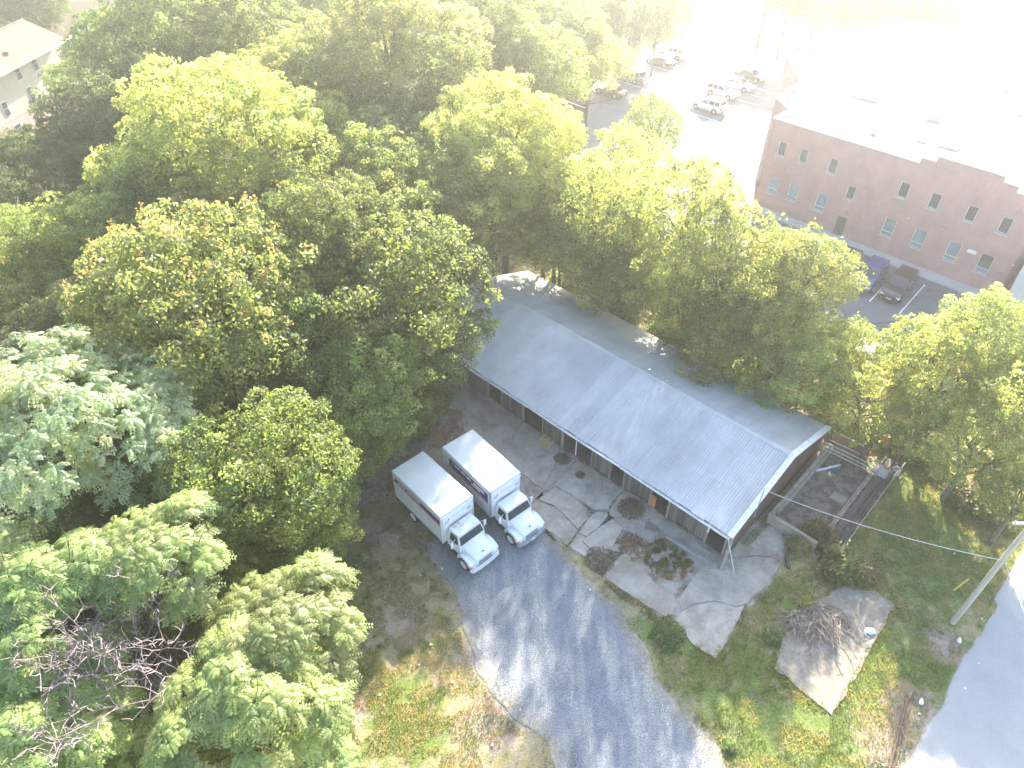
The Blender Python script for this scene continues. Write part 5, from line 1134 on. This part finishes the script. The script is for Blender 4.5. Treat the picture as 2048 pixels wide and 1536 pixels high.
# ---- bushes and weeds
def bush(k, px, py, h, rpx, label, group=None, vr=1.0):
    X, Y = G(px, py, h * .5); R = rpx * depth_at(X, Y, 0) / FPX
    rel = np.array([X, Y]) - S0
    if -.5 < rel @ U < 28.6 and 3 < rel @ W_ < 13.7: X, Y = np.array([X, Y]) + W_ * (13.9 - rel @ W_)
    rg_ = trg.uniform(0, 6.28); c = BUSH[k]
    t = thing('bush', label, 'bush', (float(X), float(Y), 0), rg_, group, (R, R, h)); link('foliage', c[0], t); link('stems', c[1], t)
def bush_proto(seed, cols, n=90, nl=26, L=.16):
    rg = np.random.default_rng(seed); e = unit(rg.normal(size=(n, 3)) + np.array([0, 0, .5])); e[:, 2] = np.abs(e[:, 2]); C = e * np.array([.85, .85, .8]) * rg.uniform(.45, 1.0, (n, 1)); C[:, 2] += .1
    cid = np.repeat(np.arange(n), nl); Pc = C[cid] + rg.normal(size=(n * nl, 3)) * .11; N = unit(e[cid] * .5 + np.array([0, 0, .6]) + rg.normal(size=Pc.shape) * .5); T = unit(np.cross(N, rg.normal(size=Pc.shape)))
    Ls = L * rg.uniform(.6, 1.3, len(Pc)); Vv, F_ = leaf_quads(Pc, N, T, Ls, Ls * .55, rg); mb = MB()
    for k in range(14): mb.tube([(0, 0, 0), C[k] * .5, C[k]], [.03, .02, .006], 4)
    return np_mesh('foliage', Vv, F_, LEAF, np.repeat(palette(rg, len(Pc), cols, cid, n), 4, 0)), mb.mesh('stems', BARK)
BUSH = {'g': bush_proto(41, GREEN), 'y': bush_proto(42, YEL), 'd': bush_proto(43, OLIVE + [(.16, .11, .06)])}
bush('g', 1692, 1125, 1.7, 55, 'leafy green bush at the corner of the plank deck'); bush('d', 1640, 1062, 1.5, 42, 'straggly pale bush growing over the front wall of the pen'); bush('d', 1600, 1085, .9, 30, 'dry brown bush beside the black pipe')
bush('d', 1735, 1140, .8, 40, 'tan dry bush between the green bush and the concrete pad'); bush('y', 1613, 1205, .5, 18, 'small lime green weed at the edge of the concrete pad'); bush('g', 1545, 1275, .35, 20, 'low green weed at the left corner of the concrete pad')
bush('g', 1460, 1490, .35, 18, 'low green weed on the bare edge of the driveway'); bush('g', 1335, 1265, .5, 40, 'green weeds along the corner of the broken concrete')
UW, UG = 'shaded undergrowth bush along the edge of the wood', 'undergrowth along the wood'
for k, (x, y, h, r) in enumerate(((640, 1010, 2.2, 60), (700, 930, 2.0, 55), (760, 880, 1.6, 50), (600, 1110, 2.2, 60), (560, 1180, 2.0, 55), (820, 850, 1.4, 45), (860, 790, 1.6, 50), (680, 1480, 1.2, 45), (640, 1560, 1.5, 55), (660, 1040, 1.2, 40), (600, 1180, 1.2, 40))): bush('gdg'[k % 3], x, y, h, r, UW, UG)
VW, VG = 'sunlit scrub bush along the fence line behind the shed', 'scrub behind the shed'
for k, (x, y, h, r) in enumerate(((1500, 740, 2.0, 50), (1560, 790, 1.8, 50), (1660, 790, 2.0, 50), (1700, 850, 1.6, 50), (1420, 700, 1.8, 45), (1340, 650, 1.8, 45), (1250, 600, 1.8, 45), (1790, 860, 1.6, 55), (1860, 900, 1.4, 50), (1130, 560, 1.8, 40), (1930, 980, 1.2, 50), (1990, 1010, 1.4, 55))): bush('ydg'[k % 3], x, y, h, r, VW, VG)

# ---- look-alikes get labels from their tone, size and nearest landmarks
MARKS = [(n_, np.array(G(x, y, z))) for n_, x, y, z in (('the large silvery tree', 120, 890, 12), ('the big tasselled tree', 405, 600, 13), ('the tallest sunlit tree', 470, 310, 13.5), ('the full round tree', 660, 490, 12), ('the town house', 60, 180, 4),
  ('the two box trucks', 880, 1000, 2), ('the tin lean-to', 905, 745, 1), ('the bare dead tree', 300, 1290, 10), ('the far parking lot', 1200, 200, 0), ('the hazy olive tree', 780, 130, 16), ('the bare grey tree', 80, 470, 13), ('the overhanging feathery tree', 610, 1250, 9),
  ('the shed ridge', 1180, 680, 4), ('the stock pen', 1650, 960, 0), ('the white barrel', 1790, 945, 0), ('the blue SUV', 1740, 550, 0), ('the empty parking bays', 1880, 640, 0), ('the thin pale tree', 1310, 250, 9), ('the brick office', 1650, 480, 0), ('the utility pole', 1905, 1245, 0), ('the shed gable', 1600, 880, 2), ('the red car', 1444, 28, 0), ('the upright verge tree', 1243, 55, 7))]
TONE = {'g': 'mid green', 'd': 'dark green', 'o': 'olive', 'y': 'yellow-green', 'l': 'loose pale green', 's': 'silvery', 'a': 'feathery', 't': 'tasselled'}
for o in [q for q in COL.objects if q.parent is None and q.get('group') and q.get('category') in ('tree', 'bush')]:
    p = np.array(o.location[:2]); near_ = sorted(MARKS, key=lambda m_: np.linalg.norm(m_[1] - p))[:2]
    if o['category'] == 'tree': w_ = ('small ' if o['reach'] < 3.6 else 'wide ' if o['reach'] > 6.6 else '') + TONE[o['tone']] + ' tree'
    else: w_ = ('low ' if o.scale[2] < 1.5 else 'tall ') + ('shaded' if 'under' in o['group'] else 'sunlit') + ' bush'
    o['label'] = '%s between %s and %s' % (w_, near_[0][0], near_[1][0])
for o in COL.objects:
    for k_ in ('tone', 'reach'):
        if k_ in o.keys(): del o[k_]

# ---- grass, moss in the joints, gravel stones
def scatter_blades(name, n, region, excl, cols, hgt, seed, z=0.0, w=.02, dens=None):
    rg = np.random.default_rng(seed); q = np.array(region); lo, hi = q.min(0), q.max(0); Pp = rg.uniform(lo, hi, (n * 3, 2)); Pp = Pp[inside(Pp, q)]
    for e in excl: Pp = Pp[~inside(Pp, e)]
    if dens: Pp = Pp[vnoise(Pp, dens[0], seed) + (vnoise(Pp, dens[0] * .3, seed + 1) - .5) * .6 > dens[1]]
    Pp = Pp[:n]; m = len(Pp); a = rg.uniform(0, 6.28, m); h = hgt * rg.uniform(.5, 1.4, m); lean = rg.normal(size=(m, 2)) * .5 * h[:, None]; t = np.c_[np.cos(a), np.sin(a)] * (w * rg.uniform(.7, 1.5, m))[:, None]
    b = np.full((m, 1), z - .015); v = np.stack([np.c_[Pp - t, b], np.c_[Pp + t, b], np.c_[Pp + lean * .9 + t * .5, (z + h * .75)[:, None]], np.c_[Pp + lean * 1.3, (z + h)[:, None]]], 1).reshape(-1, 3)
    cl = np.array(cols)[(vnoise(Pp, 1.8, seed + 3) * len(cols) * .999).astype(int) % len(cols)] * rg.uniform(.7, 1.3, (m, 1))
    return stuff(link(name, np_mesh(name, v, np.arange(m * 4).reshape(-1, 4), LEAF, np.repeat(cl, 4, 0))))
GC = [(.09, .12, .035), (.13, .15, .045), (.22, .18, .08), (.075, .105, .03), (.25, .20, .10), (.15, .16, .05)]
RIGHT = [G(*p) for p in ((1300, 1290), (1440, 1320), (1560, 1150), (1700, 1090), (1800, 930), (2060, 900), (2060, 1060), (1950, 1270), (1850, 1440), (1790, 1600), (1470, 1640), (1440, 1500), (1340, 1400))]
LEFT = [G(*p) for p in ((640, 980), (800, 930), (850, 1090), (900, 1190), (940, 1330), (1000, 1420), (1090, 1500), (1120, 1640), (560, 1640), (640, 1480), (640, 1300), (620, 1130))]
scatter_blades('grass', 52000, RIGHT, [PAD, ROAD], GC, .11, 51, w=.014, dens=(1.3, .22)); SPILL = [G(*p) for p in ((850, 1075), (1000, 1010), (1090, 1055), (1240, 1210), (1300, 1300), (1470, 1500), (1480, 1640), (1120, 1640), (1090, 1490), (985, 1390), (930, 1260), (905, 1180), (850, 1130))]
INNER = [G(*p) for p in ((915, 1120), (1010, 1050), (1075, 1080), (1180, 1190), (1240, 1270), (1280, 1380), (1390, 1500), (1400, 1640), (1180, 1640), (1150, 1500), (1050, 1400), (985, 1290), (950, 1190))]
scatter_blades('weeds', 9000, SPILL, [INNER], GC, .07, 57, .012, .014, dens=(.6, .50)); GABLE = [z3(*p) for p in ((1500, 900), (1640, 770), (1700, 790), (1600, 900), (1540, 960))]; scatter_blades('weeds', 500, GABLE, [], GC[:2], .12, 58, .05, .016)
scatter_blades('grass', 42000, LEFT, [], [(.20, .165, .085), (.10, .125, .04), (.24, .195, .10), (.16, .15, .06), (.22, .17, .09)], .09, 52, w=.013, dens=(1.1, .36))
def grown(poly, k):
    q = np.array(poly); c = q.mean(0); d = q - c; return [tuple(p) for p in c + d * (1 + k / np.linalg.norm(d, axis=1, keepdims=True))]
scatter_blades('edge_grass', 5000, grown(PAD, .35), [grown(PAD, -.22)], GC[:4], .12, 91, .03, .016, dens=(.5, .30))
SLABEDGE = [z3(*p) for p in ((1331, 1760), (1120, 1620), (980, 1480), (1010, 1440), (1180, 1580), (1328, 1670), (1420, 1540), (1540, 1320), (1640, 1220), (1740, 1080), (1800, 1100), (1700, 1260), (1590, 1370), (1460, 1580))]
scatter_blades('edge_grass', 5200, SLABEDGE, [], GC[:4], .11, 92, .04, .016, dens=(.5, .34))
PATCH = [z3(*p) for p in ((860, 930), (960, 880), (1080, 920), (1180, 1040), (1180, 1110), (1080, 1180), (1000, 1160), (900, 1110), (850, 1040))]
scatter_blades('weeds', 5200, PATCH, [], [(.12, .16, .05), (.15, .17, .06), (.30, .22, .12), (.27, .21, .12)], .09, 53, .05, .014, dens=(.2, .44))
MOSS = [[(430, 640), (500, 690), (600, 690), (650, 590), (665, 600), (615, 700), (600, 725), (505, 702), (470, 740), (400, 830), (330, 945), (310, 930), (440, 760), (455, 720)], [(590, 700), (640, 740), (610, 770), (540, 800), (545, 785), (600, 725)], [(100, 620), (160, 590), (150, 560), (85, 640)], [(160, 830), (250, 905), (240, 880), (180, 820)]]
for k, q in enumerate(MOSS): scatter_blades('joint_moss', 1500 if k == 0 else 250, [z3(*p) for p in q], [], [(.045, .075, .02), (.07, .10, .03)], .06, 60 + k, .03, .03)
EDGE = [[(560, 1140), (600, 1090), (700, 980), (840, 900), (800, 850), (700, 820), (650, 900), (590, 990), (500, 980), (520, 1100)], [(580, 1160), (720, 1250), (880, 1360), (1010, 1440), (980, 1490), (850, 1400), (700, 1290), (570, 1190)]]
for k, q in enumerate(EDGE): scatter_blades('dry_weeds', 1800, [z3(*p) for p in q], [], [(.20, .115, .05), (.15, .10, .045), (.10, .11, .04)], .07, 70 + k, .02, .02, dens=(.6, .3))
rg = np.random.default_rng(80); q = np.array(DRIVE); Pp = rg.uniform(q.min(0) - 1.2, q.max(0) + 1.2, (70000, 2)); sdist = signed(Pp, q); Pp = Pp[sdist > -rg.exponential(.45, len(Pp))][:21000]; m = len(Pp); s = rg.uniform(.012, .036, m)
octv = np.array([(1, 0, 0), (0, 1, 0), (-1, 0, 0), (0, -1, 0), (0, 0, .9), (0, 0, -.4)]); octf = np.array([(0, 1, 4), (1, 2, 4), (2, 3, 4), (3, 0, 4)])
ang = rg.uniform(0, 6.28, m); ca, sa = np.cos(ang)[:, None], np.sin(ang)[:, None]; ov = octv[None] * s[:, None, None] * rg.uniform(.7, 1.3, (m, 1, 3))
vx = ov[..., 0] * ca - ov[..., 1] * sa + Pp[:, :1]; vy = ov[..., 0] * sa + ov[..., 1] * ca + Pp[:, 1:]; vz = ov[..., 2] + .012
STONE = M('gravel_stone', (.30, .32, .36), (.20, .215, .25), 11, .9, coord='Position', lo=.3, hi=.7)
stuff(link('gravel', np_mesh('gravel', np.stack([vx, vy, vz], -1).reshape(-1, 3), (octf[None] + np.arange(m)[:, None, None] * 6).reshape(-1, 3), STONE)))

# ================================================================== morning haze, its volume also added to stand in for warm lens glare
HZ = bpy.data.materials.new('haze_and_glare'); HZ.use_nodes = True; nt = HZ.node_tree; nt.nodes.remove(nt.nodes['Principled BSDF'])
pv = nt.nodes.new('ShaderNodeVolumePrincipled'); pv.inputs['Color'].default_value = (.98, .965, .93, 1); pv.inputs['Density'].default_value = HAZE_DENSITY; pv.inputs['Anisotropy'].default_value = .78
nt.links.new(pv.outputs[0], nt.nodes['Material Output'].inputs['Volume'])
stuff(MB().box(-960, 960, -960, 960, -1.5, 44).build('haze', HZ))
